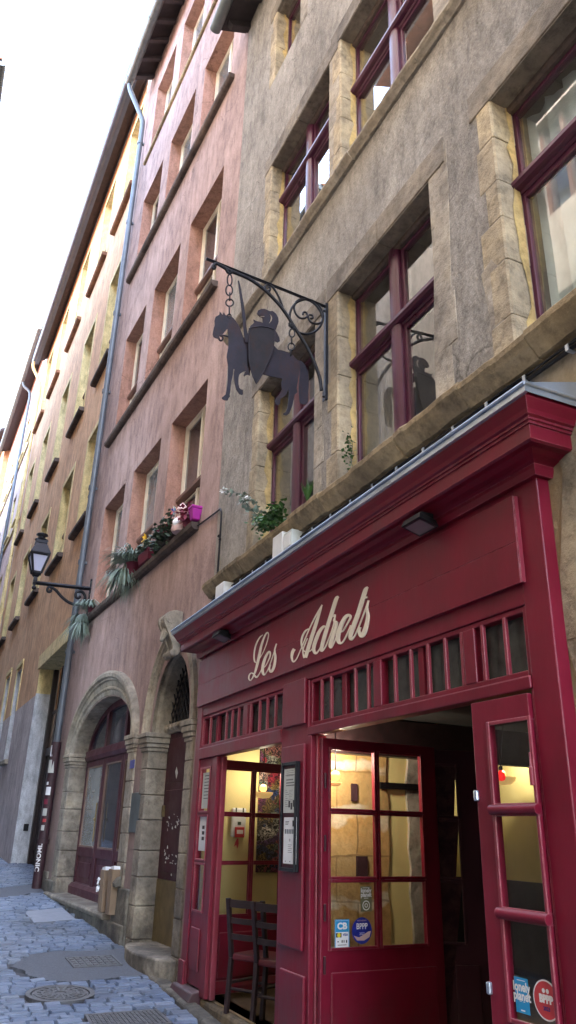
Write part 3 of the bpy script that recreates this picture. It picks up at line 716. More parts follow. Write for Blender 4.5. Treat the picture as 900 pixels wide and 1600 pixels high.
mb.build('peeled_patch', MT['paper_grey'], d2)
mb = M(P)
for i in range(-9, 10):
    for sg in (-1, 1):
        pts = []
        for k in range(30):
            t = k / 29; s = C2 + i * .13 + sg * (t - .5) * .8; z = ZS + .02 + t * 1.1
            if ((s - C2) / A2i) ** 2 + ((z - ZS) / B2i) ** 2 < 1: pts.append((s, nd2 + .01 * sg, z))
        if len(pts) > 1: mb.tube([pts[0], pts[-1]], .011, 5)
mb.build('lattice', MT['iron'], d2)
mb = M(P); mb.face(arcpts(C2, A2i + .02, B2i + .02, ZS), nd2 - .08); mb.build('fanlight_pane', MT['dkglass'], d2)
mb = M(P); mb.sweep([(nd2 - .06, ZS - .02), (nd2 + .05, ZS - .02), (nd2 + .08, ZS + .05), (nd2 + .04, ZS + .12), (nd2 - .06, ZS + .12)], C2 - A2i, C2 + A2i)
for i in range(9): mb.ball(P.w(C2 - A2i + .1 + i * .17, nd2 + .06, ZS + .05), .045, 8)
mb.build('carved_rail', MT['stone'], d2)
mb = M(P); K = 14
nose = [(.35 + (1.95 - .35) * i / K, .10 + .20 * sin(pi * i / K) ** .6) for i in range(K + 1)]
top = [(s, n, .21) for s, n in nose] + [(1.95, -.36, .21), (.35, -.36, .21)]; bot = [(s, n - .03, -.4) for s, n in nose] + [(1.95, -.36, -.4), (.35, -.36, -.4)]
m_ = len(top); mb.add(top + bot, [tuple(range(m_)), tuple(range(2 * m_ - 1, m_ - 1, -1))] + [(i, (i + 1) % m_, m_ + (i + 1) % m_, m_ + i) for i in range(m_)])
mb.build('doorstep', MT['stone'], pink_house, 'worn rounded doorstep', bevel=.02)

# ------------------------------------------------------------------ OCHRE HOUSE
ochre_house = thing('ochre_house', 'tall orange house with pale yellow window surrounds and a wide dark gateway beyond the downpipe', 'house', Y.w(8, 0, 0))
YC = [(.02, 1.50), (3.45, 5.05), (7.42, 8.95), (11.55, 13.08), (15.3, 16.8)]
YT1 = Y.px(202, 224)[1]
YZ = [(19.45, YT1), (13.45, 16.85), (8.72, 11.45)]
print('ochre top row head', YT1)
gate = [(.36, -1), (4.35, -1), (4.35, 5.62), (.36, 5.66)]
low = [rect(8.1, 9.25, 3.45, 6.3), rect(11.0, 12.1, 3.45, 6.5), rect(14.6, 15.7, 3.5, 6.5)]
notch = [(.36, 4.9), (.36, 5.66), (4.35, 5.62), (4.35, 4.9)]
for q in low: notch += [(q[0][0], 4.9), (q[0][0], q[2][1]), (q[1][0], q[2][1]), (q[1][0], 4.9)]
mb = M(Y); mb.face([(-.05, 4.9)] + notch + [(18, 4.9), (18, 24.0), (-.05, 24.0)], 0, [rect(a, b, c, d) for c, d in YZ for a, b in YC])
ow = mb.build('wall', MT['ochre'], ochre_house)
mb = M(Y); mb.face([(4.35, -1), (18, -1), (18, 4.896), (4.35, 4.896)], .012, [rect(8.1, 9.25, 3.45, 4.89), rect(11.0, 12.1, 3.45, 4.89), rect(14.6, 15.7, 3.5, 4.89)]); mb.quad((-.05, .012, -1), (.36, .012, -1), (.36, .012, 4.9), (-.05, .012, 4.9)); mb.build('painted_base', MT['dado'], ochre_house)
shell(ochre_house, Y, -.03, 18, 24, 9)
for c, d in YZ:
    for a, b in YC:
        wo = sash_window(ochre_house, Y, a, b, c, d, -.24, MT['white_paint'], MT['brown_wood'], [MT['dkglass'], MT['paleglass']], MT['cream'], .40, 2, .06)
        sm = M(Y)
        for q in (rect(a - .17, a, c, d + .17), rect(b, b + .17, c, d + .17), rect(a, b, d, d + .17)):
            sm.box(q[0][0], q[1][0], -.02, .014, q[0][1], q[2][1])
        sm.build('surround', MT['cream'], wo)
        sl = M(Y); sl.sweep([(-.05, c - .14), (.12, c - .14), (.16, c - .10), (.16, c - .01), (-.05, c + .01)], a - .25, b + .70 if c > 15 else b + .22)
        sl.build('sill', MT['redsill'] if c > 15 else MT['darksill'], wo, bevel=.01)
        if c < 19 and d < 18:
            bl = M(Y); bl.sweep([(-.04, c + .05), (-.02, c + .05), (-.16, c + .75), (-.18, c + .75)], a + .35, b - .05); bl.build('blind', MT['dkglass'], wo)
# ground-floor windows with stone sills
for a, b, c, d in ((8.1, 9.25, 3.45, 6.3), (11.0, 12.1, 3.45, 6.5), (14.6, 15.7, 3.5, 6.5)):
    mb = M(Y); reveal(mb, rect(a, b, c, d), .0, -.32); o_ = mb.build('reveal', MT['reveal_blue'], ochre_house)
    mb = M(Y); frame_ring(mb, a, b, c, d, .07, -.32, -.26); mb.box(a, b, -.31, -.27, c + (d - c) * .6, c + (d - c) * .6 + .08); mb.build('window', MT['black_wood'], ochre_house)
    mb = M(Y); mb.quad((a, -.3, c), (b, -.3, c), (b, -.3, d), (a, -.3, d)); mb.build('pane', MT['dkglass'], ochre_house)
    mb = M(Y); mb.box(a - .1, b + .1, -.1, .12, c - .14, c); mb.build('sill', MT['stone'], ochre_house, bevel=.02)
    mb = M(Y); mb.box(a - .12, a - .002, -.02, .03, 4.9, d + .1); mb.box(b + .002, b + .12, -.02, .03, 4.9, d + .1); mb.box(a - .12, b + .12, -.02, .05, d + .1, d + .25); mb.build('surround', MT['cream'], ochre_house)
# gateway
nb = -.50
mb = M(Y); mb.quad((4.35, .012, -1), (4.35, nb, -1), (4.35, nb, 4.95), (4.35, .012, 4.95)); mb.build('gate_reveal', MT['reveal_blue'], ochre_house)
mb = M(Y); mb.quad((4.35, 0, 4.95), (4.35, nb, 4.95), (4.35, nb, 5.62), (4.35, 0, 5.62)); mb.quad((.36, 0, -1), (.36, nb, -1), (.36, nb, 5.66), (.36, 0, 5.66)); mb.quad((.36, 0, 5.66), (4.35, 0, 5.62), (4.35, nb, 5.62), (.36, nb, 5.66)); mb.build('gate_reveal', MT['cream'], ochre_house)
mb = M(Y); mb.sweep([(-.02, 5.64), (.03, 5.64), (.03, 6.02), (-.02, 6.02)], .2, 4.6); mb.build('lintel', MT['cream'], ochre_house)
mb = M(Y); mb.box(.36, 4.35, nb - .08, nb, -1, 3.3); mb.box(.36, 4.35, nb - .05, nb + .06, 3.3, 3.5)
for i in range(6): mb.box(.4 + i * .78, .46 + i * .78, nb - .02, nb + .03, 3.5, 5.7)
mb.box(.4, 4.3, nb - .02, nb + .03, 4.4, 4.47); mb.box(4.2, 4.35, nb, nb + .12, -1, 5.65)
for i in range(9): mb.box(.42 + i * .44, .78 + i * .44, nb, nb + .02, 1.0, 3.1)
gd = mb.build('gate', MT['black_wood'], ochre_house, 'wide dark wooden gate with barred fanlight')
mb = M(Y); mb.quad((.36, nb - .06, 3.3), (4.35, nb - .06, 3.3), (4.35, nb - .06, 5.7), (.36, nb - .06, 5.7)); mb.build('pane', MT['dkglass'], gd)
mb = M(Y); mb.box(4.31, 4.347, -.30, -.18, 1.45, 1.62); mb.build('vent_plate', MT['iron'], ochre_house)
# eave
mb = M(Y); mb.sweep([(-.05, 24.2), (.42, 23.88), (.42, 23.98), (-9.2, 28.5), (-9.2, 28.3)], -.2, 18.1); mb.build('roof', MT['tile'], ochre_house)
mb = M(Y); mb.sweep([(-.02, 24.02), (.08, 23.94), (.12, 23.86), (.44, 23.76), (.46, 23.82), (-.02, 24.12)], -.2, 18.0); mb.build('soffit', MT['soffit'], ochre_house)
mb = M(Y); mb.tube([(18.15, .58, 23.70), (-.6, .58, 23.70)], .13, 12); mb.box(-.6, 18.1, .36, .50, 23.60, 23.84); mb.tube([(18.15, .69, 23.78), (-.6, .69, 23.78)], .03, 8); mb.build('gutter', MT['gutter_blue'], ochre_house)
mb = M(Y); mb.tube(spline([(17.9, .64, 23.55), (17.9, .6, 23.2), (17.8, .3, 22.6), (17.75, .12, 22.1), (17.75, .12, 21)], 4) + [(17.75, .12, 3)], .08, 8); mb.build('downpipe', MT['cream'], ochre_house)

# ------------------------------------------------------------------ FAR HOUSES
def far_house(name, label, s0, s1, zt, wall, wn, rows, cols, n_off=0.0):
    fr = H.shift(s0); L = s1 - s0
    root = thing(name, label, 'house', fr.w(L / 2, 0, 0))
    holes = []; ws = []
    for z0, z1 in rows:
        for c in cols: holes.append(rect(c, c + 1.25, z0, z1)); ws.append((c, c + 1.25, z0, z1))
    f2 = fr
    mb = M(f2); mb.face(rect(0, L, -1, zt), n_off, holes); mb.quad((0, n_off, -1), (0, n_off - .6, -1), (0, n_off - .6, zt), (0, n_off, zt)); mb.build('wall', wall, root)
    for a, b, c, d in ws:
        mb = M(f2); frame_ring(mb, a, b, c, d, .08, n_off - .26, n_off - .2); wo = mb.build('window', MT['white_paint'], root)
        mb = M(f2); reveal(mb, rect(a, b, c, d), n_off, n_off - .26); mb.build('reveal', wn, wo)
        mb = M(f2); mb.box(a + .08, b - .08, n_off - .25, n_off - .24, c + .08, d - .08); mb.build('pane', MT['dkglass'], wo)
        mb = M(f2); mb.box(a - .1, b + .1, n_off - .1, n_off + .12, c - .12, c); mb.build('sill', wn, wo)
    shell(root, f2, 0, L, zt, 9)
    mb = M(f2); mb.sweep([(n_off - .05, zt + .2), (n_off + .66, zt - .28), (n_off + .66, zt - .10), (-9, zt + 4.4), (-9, zt + 4.2)], -.3, L); mb.build('roof', MT['zinc'], root)
    mb = M(f2); mb.sweep([(n_off - .02, zt), (n_off + .62, zt - .3), (n_off + .62, zt - .26), (n_off - .02, zt + .06)], -.28, L); mb.build('soffit', MT['soffit'], root)
    mb = M(f2); mb.tube([(-.3, n_off + .66, zt - .32), (L, n_off + .66, zt - .32)], .12, 10); mb.build('gutter', MT['zinc_dark'], root)
    mb = M(f2); mb.tube(spline([(5.5, n_off + .62, zt - .4), (5.5, n_off + .5, zt - .7), (5.4, n_off + .15, zt - 1.1), (5.4, n_off + .12, zt - 2)], 4) + [(5.4, n_off + .12, 3)], .08, 8); mb.build('downpipe', MT['pipe'], root)
    mb = M(f2)
    for z0, z1 in rows: mb.box(0, L, n_off, n_off + .08, z0 - .5, z0 - .38)
    mb.build('string_course', wn, root)
    return root
far_house('rose_house', 'pale rose house with white sills standing beyond the orange house', 18.0, 34, 25.9, MT['far_pink'], MT['cream'], [(6.5, 8.9), (11, 13.4), (15.5, 17.9), (20.4, 22.8)], [1.2, 4.0, 7.2, 10.4, 13.4])
far_house('terracotta_house', 'last terracotta house glimpsed at the far end of the street', 34.02, 60, 27.5, MT['ochre'], MT['cream'], [(6.5, 8.9), (11, 13.4), (15.5, 17.9), (20, 22.3)], [1.2, 4.4, 7.6, 10.8, 14.0, 17.2, 20.4], .35)

# ------------------------------------------------------------------ OPPOSITE SIDE OF THE STREET
def opposite(name, label, x, y0, y1, zt, wall, cols_step, rows, eave=.6):
    fr = Fr(x, y0)                           # its outside faces +X, so n is negative towards the street
    root = thing(name, label, 'house', (x, (y0 + y1) / 2, 0)); L = y1 - y0
    n_ = int(L / cols_step); cols = [(cols_step * (i + .5) - .6) for i in range(n_)]
    holes = [rect(c, c + 1.2, a, b) for c in cols for a, b in rows]
    mb = M(fr); mb.face(rect(0, L, -2, zt), 0, holes); mb.build('wall', wall, root)
    mb = M(fr); mb.quad((0, 0, -2), (0, 9, -2), (0, 9, zt), (0, 0, zt)); mb.quad((L, 0, -2), (L, 9, -2), (L, 9, zt), (L, 0, zt)); mb.quad((0, 9, -2), (L, 9, -2), (L, 9, zt), (0, 9, zt)); mb.build('rear_wall', wall, root)
    for c in cols:
        for a, b in rows:
            mb = M(fr); frame_ring(mb, c, c + 1.2, a, b, .08, .14, .2); mb.box(c + .56, c + .64, .14, .2, a, b); wo = mb.build('window', MT['brown_wood'], root)
            mb = M(fr); mb.quad((c, .2, a), (c + 1.2, .2, a), (c + 1.2, .2, b), (c, .2, b)); mb.build('pane', MT['dkglass'], wo)
            mb = M(fr); reveal(mb, rect(c, c + 1.2, a, b), 0, .21); mb.build('reveal', wall, wo)
    mb = M(fr); mb.sweep([(.05, zt + .25), (-eave, zt - .05), (-eave, zt + .1), (9.2, zt + 3.5), (9.2, zt + 3.3)], -.2, L); mb.build('roof', MT['tile'], root)
    mb = M(fr); mb.tube([(-.2, -eave, zt - .06), (L, -eave, zt - .06)], .12, 10); mb.build('gutter', MT['zinc_dark'], root)
opposite('yellow_house', 'sunlit yellow house across the street that the upper windows mirror', -2.3, -14, 13.6, 22.0, MT['opp'], 2.9, [(4.2, 6.6), (8.4, 10.8), (12.6, 15), (16.8, 19.2)])
opposite('grey_house', 'house across the street whose dark eave end pokes in at the upper left edge', -1.95, 16.1, 60, 20.0, MT['opp2'], 3.2, [(4.2, 6.6), (8.4, 10.8), (12.6, 15), (16.4, 18.6)], .66)

# ------------------------------------------------------------------ GROUND
R2 = random.Random(11)
mb = M(); L_ = 220
for (xa, xb, ya, yb) in ((-L_, L_, -L_, L_),):
    mb.quad((xa, ya, gz(0, ya) - .035), (xb, ya, gz(0, ya) - .035), (xb, yb, gz(0, yb) - .035), (xa, yb, gz(0, yb) - .035))
mb.build('street', MT['mortar'], kind='structure')
def gpoly(pts, k=1.0): return [(on_ground(u, v).x, on_ground(u, v).y) for u, v in pts]
def c0(u, v): return (u / 3, 1360 + v / 3)
asp = gpoly([c0(*p) for p in ((50, 450), (90, 420), (130, 395), (200, 384), (280, 375), (400, 377), (500, 372), (600, 362), (650, 375), (690, 420), (740, 480), (650, 494), (560, 500), (440, 512), (320, 522), (230, 518), (170, 498), (130, 490), (105, 465))])
asp2 = gpoly([c0(*p) for p in ((-80, 150), (0, 128), (90, 118), (150, 105), (205, 98), (210, 70), (170, 62), (100, 70), (0, 82), (-80, 92))])
slab = gpoly([c0(*p) for p in ((112, 192), (292, 176), (356, 230), (160, 246))])
strip = [(2.66, 4.0), (3.12, 4.0), (3.12, 9.0), (2.72, 9.0)]
drain1 = gpoly([c0(*p) for p in ((305, 412), (528, 400), (575, 446), (345, 458))])
drain2 = gpoly([c0(*p) for p in ((395, 680), (735, 655), (810, 722), (440, 760))])
mc = on_ground(*c0(283, 578)); mrad = .30
def inside(p, poly):
    x, y = p; r = False; j = len(poly) - 1
    for i in range(len(poly)):
        xi, yi = poly[i]; xj, yj = poly[j]
        if (yi > y) != (yj > y) and x < (xj - xi) * (y - yi) / (yj - yi) + xi: r = not r
        j = i
    return r
def wall_x(y):                               # where the houses meet the ground
    if y < 9.9: return 2.90
    if y < 18: return 3.12 - (y - 9.3) * .043
    if 18.3 < y < 22.3: return 3.6
    return 2.73 - (y - 18) * .021
mb = M(); tones = []
y = 5.6
while y < 34:
    dep = R2.uniform(.105, .145); x = -1.95 + R2.uniform(-.1, .1); yo = 0
    while x < wall_x(y) - .02:
        w = R2.uniform(.15, .27); x1 = min(x + w, wall_x(y) + .0)
        if x1 - x < .07: break
        cx, cy = (x + x1) / 2, y + dep / 2
        skip = any(inside((cx + dx, cy + dy), q) for q in (asp, asp2, slab, drain2) for dx, dy in ((0, 0), (w * .3, 0), (-w * .3, 0), (0, .06), (0, -.06))) or hypot(cx - mc.x, cy - mc.y) < mrad + .08
        if not skip:
            g = .006; a, b, c, d = x + g, x1 - g, y + g, y + dep - g
            skew = sin(x * 1.7 + y) * .02
            hz = R2.uniform(-.004, .005); j = lambda: R2.uniform(-.008, .008)
            def zz(px, py, o): return gz(px, py) + o + hz
            e = .028
            base = [(a + j(), c + j() + skew), (b + j(), c + j() + skew), (b + j(), d + j() + skew), (a + j(), d + j() + skew)]
            mid = [(px + (cx - px) * .06, py + (cy - py) * .10) for px, py in base]
            top = [(px + (cx - px) * .11, py + (cy + skew - py) * .17) for px, py in base]
            tl = R2.uniform(-.010, .010); tk = R2.uniform(-.007, .007)
            pts = [(px, py, gz(px, py) - .06) for px, py in base] + [(px, py, zz(px, py, -.006)) for px, py in mid] + [(px, py, zz(px, py, .006) + tl * (px - cx) / w + tk * (py - cy) / dep) for px, py in top]
            fs = [(i, (i + 1) % 4, 4 + (i + 1) % 4, 4 + i) for i in range(4)] + [(4 + i, 4 + (i + 1) % 4, 8 + (i + 1) % 4, 8 + i) for i in range(4)] + [(8, 9, 10, 11)]
            t = min(1, max(0, R2.gauss(.5, .26)))
            mb.add(pts, fs); 
            tones += [t] * 9
        x = x1
    y += dep
mb.build('cobblestones', MT['cobble'], kind='structure', tones=tones)
def flat(poly, up, mat, name, thick=.05, **k):
    mb = M(); n = len(poly)
    tris = tessellate_polygon([[Vector((p[0], p[1], 0)) for p in poly]])
    mb.add([(p[0], p[1], gz(*p) + up) for p in poly] + [(p[0], p[1], gz(*p) + up - thick) for p in poly], [tuple(t) for t in tris] + [(i, (i + 1) % n, n + (i + 1) % n, n + i) for i in range(n)])
    return mb.build(name, mat, **k)
def rough_edge(poly, amp, seed):
    r = random.Random(seed); out = []
    for i, p in enumerate(poly):
        q = poly[(i + 1) % len(poly)]; m = 6
        for k in range(m):
            t = k / m; out.append((p[0] + (q[0] - p[0]) * t + r.uniform(-amp, amp), p[1] + (q[1] - p[1]) * t + r.uniform(-amp, amp)))
    return out
flat(rough_edge(asp, .02, 1), -.002, MT['asphalt'], 'asphalt_patch', kind='structure')
flat(rough_edge(asp2, .03, 2), -.002, MT['asphalt'], 'asphalt_patch', kind='structure')
flat(slab, .004, MT['slab'], 'concrete_slab', kind='structure')
def cover(poly, label, bars, cat='drain cover'):
    cx = sum(p[0] for p in poly) / 4; cy = sum(p[1] for p in poly) / 4
    t = thing('drain_cover', label, cat, (cx, cy, gz(cx, cy)))
    def lerp(a, b, u, v):
        p = [poly[0][i] * (1 - u) * (1 - v) + poly[1][i] * u * (1 - v) + poly[2][i] * u * v + poly[3][i] * (1 - u) * v for i in (0, 1)]
        return p
    mb = M()
    for (u0, u1, v0, v1) in ((0, 1, 0, .06), (0, 1, .94, 1), (0, .04, .06, .94), (.96, 1, .06, .94)):
        q = [lerp(0, 0, a, b) for a, b in ((u0, v0), (u1, v0), (u1, v1), (u0, v1))]
        mb.hexa([(p[0], p[1], gz(*p) - .05) for p in q], [(p[0], p[1], gz(*p) + .012) for p in q])
    mb.build('frame', MT['castiron'], t)
    mb = M(); nu, nv = bars
    q = [lerp(0, 0, a, b) for a, b in ((.04, .06), (.96, .06), (.96, .94), (.04, .94))]
    mb.hexa([(p[0], p[1], gz(*p) - .05) for p in q], [(p[0], p[1], gz(*p) + .0) for p in q])
    for i in range(nu):
        for j in range(nv):
            u0 = .05 + .90 * i / nu; v0 = .08 + .84 * j / nv
            q = [lerp(0, 0, a, b) for a, b in ((u0, v0), (u0 + .62 / nu, v0), (u0 + .62 / nu, v0 + .56 / nv), (u0, v0 + .56 / nv))]
            mb.hexa([(p[0], p[1], gz(*p) - .01) for p in q], [(p[0], p[1], gz(*p) + .010) for p in q])
    mb.build('grating', MT['castiron'], t)
cover(drain1, 'worn rectangular iron cover set in the middle of the dark asphalt patch', (7, 4))
cover(drain2, 'large ribbed iron grating in the cobbles at the bottom edge near the shopfront', (16, 9))
t = thing('manhole_cover', 'round iron manhole cover among the cobbles in front of the asphalt patch', 'manhole cover', (mc.x, mc.y, gz(mc.x, mc.y)))
mb = M(); K = 36
def ring(r, up): return [(mc.x + r * cos(2 * pi * i / K), mc.y + r * sin(2 * pi * i / K), gz(mc.x, mc.y + r * sin(2 * pi * i / K)) + up) for i in range(K)]
def annulus(mb, r0, r1, up, th=.05):
    a, b, c, d = ring(r0, up - th), ring(r0, up), ring(r1, up), ring(r1, up - th); P_ = a + b + c + d
    mb.add(P_, [(q * K + i, q * K + (i + 1) % K, ((q + 1) % 4) * K + (i + 1) % K, ((q + 1) % 4) * K + i) for q in range(3) for i in range(K)])
annulus(mb, mrad, mrad + .05, .008); mb.build('frame', MT['castiron'], t)
mb = M(); mb.add(ring(mrad - .012, .002), [tuple(range(K))])
for r in (.24, .17, .10): annulus(mb, r, r + .025, .010, .02)
for i in range(16):
    a = 2 * pi * i / 16; d = Vector((cos(a), sin(a))); e = Vector((-d.y, d.x)) * .012
    q = [(mc.x + d.x * r + s * e.x, mc.y + d.y * r + s * e.y) for r, s in ((.06, -1), (.27, -1), (.27, 1), (.06, 1))]
    mb.hexa([(p[0], p[1], gz(*p) - .01) for p in q], [(p[0], p[1], gz(*p) + .0115) for p in q])
mb.build('lid', MT['castiron'], t)
# kerb stones along the foot of the shopfront
mb = M(); yk = 5.0
while yk < 9.9:
    e = yk + R2.uniform(.5, .9); a = R2.uniform(-.01, .01)
    mb.hexa([(2.90 + a, yk + .006, gz(0, yk) - .1), (3.06, yk + .006, gz(0, yk) - .1), (3.06, e - .006, gz(0, e) - .1), (2.90 + a, e - .006, gz(0, e) - .1)],
            [(2.91 + a, yk + .006, gz(0, yk) + .015), (3.06, yk + .006, gz(0, yk) + .02), (3.06, e - .006, gz(0, e) + .02), (2.91 + a, e - .006, gz(0, e) + .015)])
    yk = e
mb.build('kerb', MT['soot_stone'], kind='structure', bevel=.02)

# ------------------------------------------------------------------ SHOPFRONT
shopfront = thing('shopfront', 'burgundy painted wooden restaurant shopfront with cornice, lettered sign board and open glazed doors', 'shopfront', S.w(6.2, 0, 0))
def sp(mb, name, mat='burg', label=None, bevel=.008, par=None): return mb.build(name, MT[mat], par or shopfront, label, bevel=bevel)
mb = M(S)
mb.box(3.15, 3.355, -.10, 0, -.15, 3.70); sp(mb, 'corner_post')
mb = M(S); mb.box(9.085, 9.26, -.10, 0, -.1, 3.70); sp(mb, 'corner_post')
mb = M(S); mb.box(3.152, 3.354, .0005, .022, -.15, .34); sp(mb, 'post_base'); mb = M(S); mb.box(9.087, 9.258, .0005, .03, -.1, .28); sp(mb, 'post_base')
mb = M(S); mb.box(3.356, 9.084, -.10, -.003, 2.862, 3.70); sp(mb, 'fascia')
# raised sign board with a bevelled lip made of two long planks
mb = M(S); zl = 3.245
mb.box(3.33, 9.22, -.002, .034, 2.985, zl - .0006); mb.box(3.33, 9.22, -.002, .0343, zl + .0006, 3.545)
sign_board = sp(mb, 'sign_board', bevel=.003)
mb = M(S); mb.box(3.322, 3.3295, -.002, .030, 2.99, 3.54); sp(mb, 'board_edge', 'burg_edge', bevel=0)
# cornice with return, and the zinc flashing on top
prof = [(-.08, 3.60), (.035, 3.60), (.05, 3.64), (.05, 3.665), (.075, 3.675), (.12, 3.685), (.16, 3.70), (.205, 3.702), (.22, 3.712), (.22, 3.80), (.232, 3.803), (.232, 3.818), (.245, 3.822), (.245, 3.835), (.262, 3.845), (.272, 3.87), (.295, 3.905), (.305, 3.925), (.305, 3.95), (-.08, 3.95)]
mb = M(S); K = len(prof); sa, sb = 3.15, 9.26
ringA = [(sa - max(n, 0), n, z) for n, z in prof]; ringB = [(sb + max(n, 0), n, z) for n, z in prof]
fs = [(i, (i + 1) % K, K + (i + 1) % K, K + i) for i in range(K)]
mb.add(ringA + ringB, fs)
for s_, sg in ((sa, -1), (sb, 1)):
    mb.add([(s_ + sg * max(n, 0), n, z) for n, z in prof] + [(s_ + sg * max(n, 0), -.10, z) for n, z in prof], [(i, i + 1, K + i + 1, K + i) for i in range(K - 1)])
sp(mb, 'cornice', bevel=0)
mb = M(S); q = .325
mb.add([(sa - q, q, 3.935), (sb + q, q, 3.935), (sb + q, q, 3.992), (sa - q, q, 3.992), (sa - q, -.10, 4.115), (sb + q, -.10, 4.115), (sa - q, -.10, 3.935), (sb + q, -.10, 3.935), (sa - q, q - .02, 3.93), (sb + q, q - .02, 3.93)],
       [(0, 1, 2, 3), (3, 2, 5, 4), (0, 3, 4, 6), (1, 7, 5, 2), (0, 8, 9, 1)])
mb.tube([(sa - q - .004, q + .004, 3.985), (sb + q + .004, q + .004, 3.985)], .013, 6); mb.tube([(sa - q - .004, q + .004, 3.985), (sa - q - .004, -.1, 3.985)], .013, 6)
sp(mb, 'zinc_flashing', 'zinc', bevel=0)
# centre pilaster with raised panels
mb = M(S); mb.box(6.17, 6.73, -.10, .004, -.15, 2.855); sp(mb, 'pilaster')
mb = M(S)
for (ua, va), (ub, vb) in (((443, 1070), (476, 1136)), ((441, 1168), (475, 1480)), ((437, 1512), (474, 1640))):
    s1, zt_ = S.px(ua, va, .03); s0, _ = S.px(ub, va, .03); _, zb_ = S.px(ua + 8, vb, .03)
    mb.box(s0, s1, .0042, .034, max(zb_, -.05), zt_)
sp(mb, 'pilaster_panel', bevel=.01)
# transom windows
def transom(s0, s1, z0, z1, bars, mulls, thick, zr):
    mb = M(S); frame_ring(mb, s0, s1, z0, z1, .035, -.09, -.012); wo = sp(mb, 'transom_window')
    mb = M(S); mb.box(s0 + .02, s1 - .02, -.085, -.08, z0 + .02, z1 - .02); sp(mb, 'pane', 'dirtglass', par=wo, bevel=0)
    zm = (z0 + z1) / 2
    for u, v in bars:
        s, _ = S.px(u, v, -.015); mb = M(S); mb.box(s - .013, s + .013, -.036, -.010, z0 + .03, z1 - .03); sp(mb, 'bar', 'burg_edge', par=wo, bevel=.004)
    for u, v in thick:
        s, _ = S.px(u, v, -.03); mb = M(S); mb.box(s - .04, s + .025, -.078, -.034, z0 + .03, z1 - .03); sp(mb, 'glazing_bar', 'burg', par=wo, bevel=.006)
    for (u0, u1, v) in mulls:
        a, _ = S.px(u1, v, -.02); b, _ = S.px(u0, v, -.02); mb = M(S); mb.box(a, b, -.08, -.008, z0 + .03, z1 - .03); sp(mb, 'mullion', par=wo, bevel=.008)
    return wo
transom(3.357, 6.168, 2.452, 2.86, [(502, 1096), (517, 1090), (555, 1077), (575, 1070), (617, 1057), (642, 1049), (669, 1040), (696, 1030), (722, 1021), (755, 1012), (790, 1003)], [(585, 597, 1066), (726, 744, 1018)], [(536, 1083), (656, 1045)], 2.45)
transom(6.732, 9.083, 2.492, 2.86, [(317, 1147), (328, 1144), (353, 1135), (362, 1131), (372, 1127), (391, 1120), (405, 1116), (417, 1112), (430, 1107)], [(381, 388, 1122)], [(338, 1140)], 2.49)
mb = M(S); mb.sweep([(-.10, 2.375), (.012, 2.375), (.016, 2.44), (.006, 2.451), (-.10, 2.451)], 3.356, 6.169); mb.sweep([(-.10, 2.365), (.012, 2.365), (.016, 2.478), (.006, 2.491), (-.10, 2.491)], 6.731, 9.084); sp(mb, 'rail')
# fixed narrow light on the far left with post and plinth
mb = M(S); mb.box(8.47, 8.63, -.12, -.004, .02, 2.364); sp(mb, 'door_post'); mb = M(S); mb.box(6.10, 6.168, -.13, .010, -.1, 2.374); sp(mb, 'door_post'); mb = M(S); mb.box(3.356, 3.372, -.12, -.002, -.1, 2.374); sp(mb, 'door_post')
mb = M(S); mb.box(6.064, 6.099, -.12, -.03, -.1, 2.372); sp(mb, 'worn_door_stop', 'burg_edge'); mb = M(S); mb.box(8.40, 8.468, -.10, -.04, .02, 2.362); sp(mb, 'worn_door_stop', 'burg_edge')
mb = M(S); mb.sweep([(-.06, -.12), (.10, -.12), (.11, -.02), (.07, .05), (-.06, .07)], 8.62, 9.30); sp(mb, 'plinth', 'burg_dark', bevel=.012)

def leaf(fr, s0, s1, z0, z1, cols, rows, name, par, th=.045, mat='burg', panel=True, front=-1, label=None, edge='burg'):
    # cols/rows are lists of pane intervals; front=-1: seen side is at n=0, thickness goes to +n
    n0, n1 = (0, th) if front < 0 else (-th, 0)
    mb = M(fr); holes = [rect(a, b, c, d) for a, b in cols for c, d in rows]
    mb.prism(rect(s0, s1, z0, z1), n0, n1, holes); lf = sp(mb, name, mat, label, .006, par)
    g = M(fr)
    for a, b in cols:
        for c, d in rows: g.box(a - .005, b + .005, (n0 + n1) / 2 - .003, (n0 + n1) / 2 + .003, c - .005, d + .005)
    g.build('pane', MT['door_glass'], lf)
    k = M(fr); nf = 0
    for a, b in cols:
        for c, d in rows: 
            o = -front * .012
            frame_ring(k, a - .014, b + .014, c - .014, d + .014, .022, min(0, front * .012) + .0, max(0, front * .012))
    sp(k, 'glazing_bead', edge, par=lf, bevel=.004)
    if panel:
        q = M(fr); zt_ = rows[0][0] - .16
        q.box(s0 + .09, s1 - .09, min(front * .016, 0), max(front * .016, 0), z0 + .14, zt_); sp(q, 'panel', mat, par=lf, bevel=.008)
    return lf
# the narrow fixed light
zr = [S.px(312, v)[1] for v in (1425, 1350, 1343, 1275, 1268, 1202)]
fixed = leaf(Fr(3.085, 0), 8.632, 9.083, .08, 2.362, [(8.70, 9.02)], [(zr[0], zr[1]), (zr[2], zr[3]), (zr[4], zr[5])], 'side_light', shopfront, front=1, edge='burg_edge')
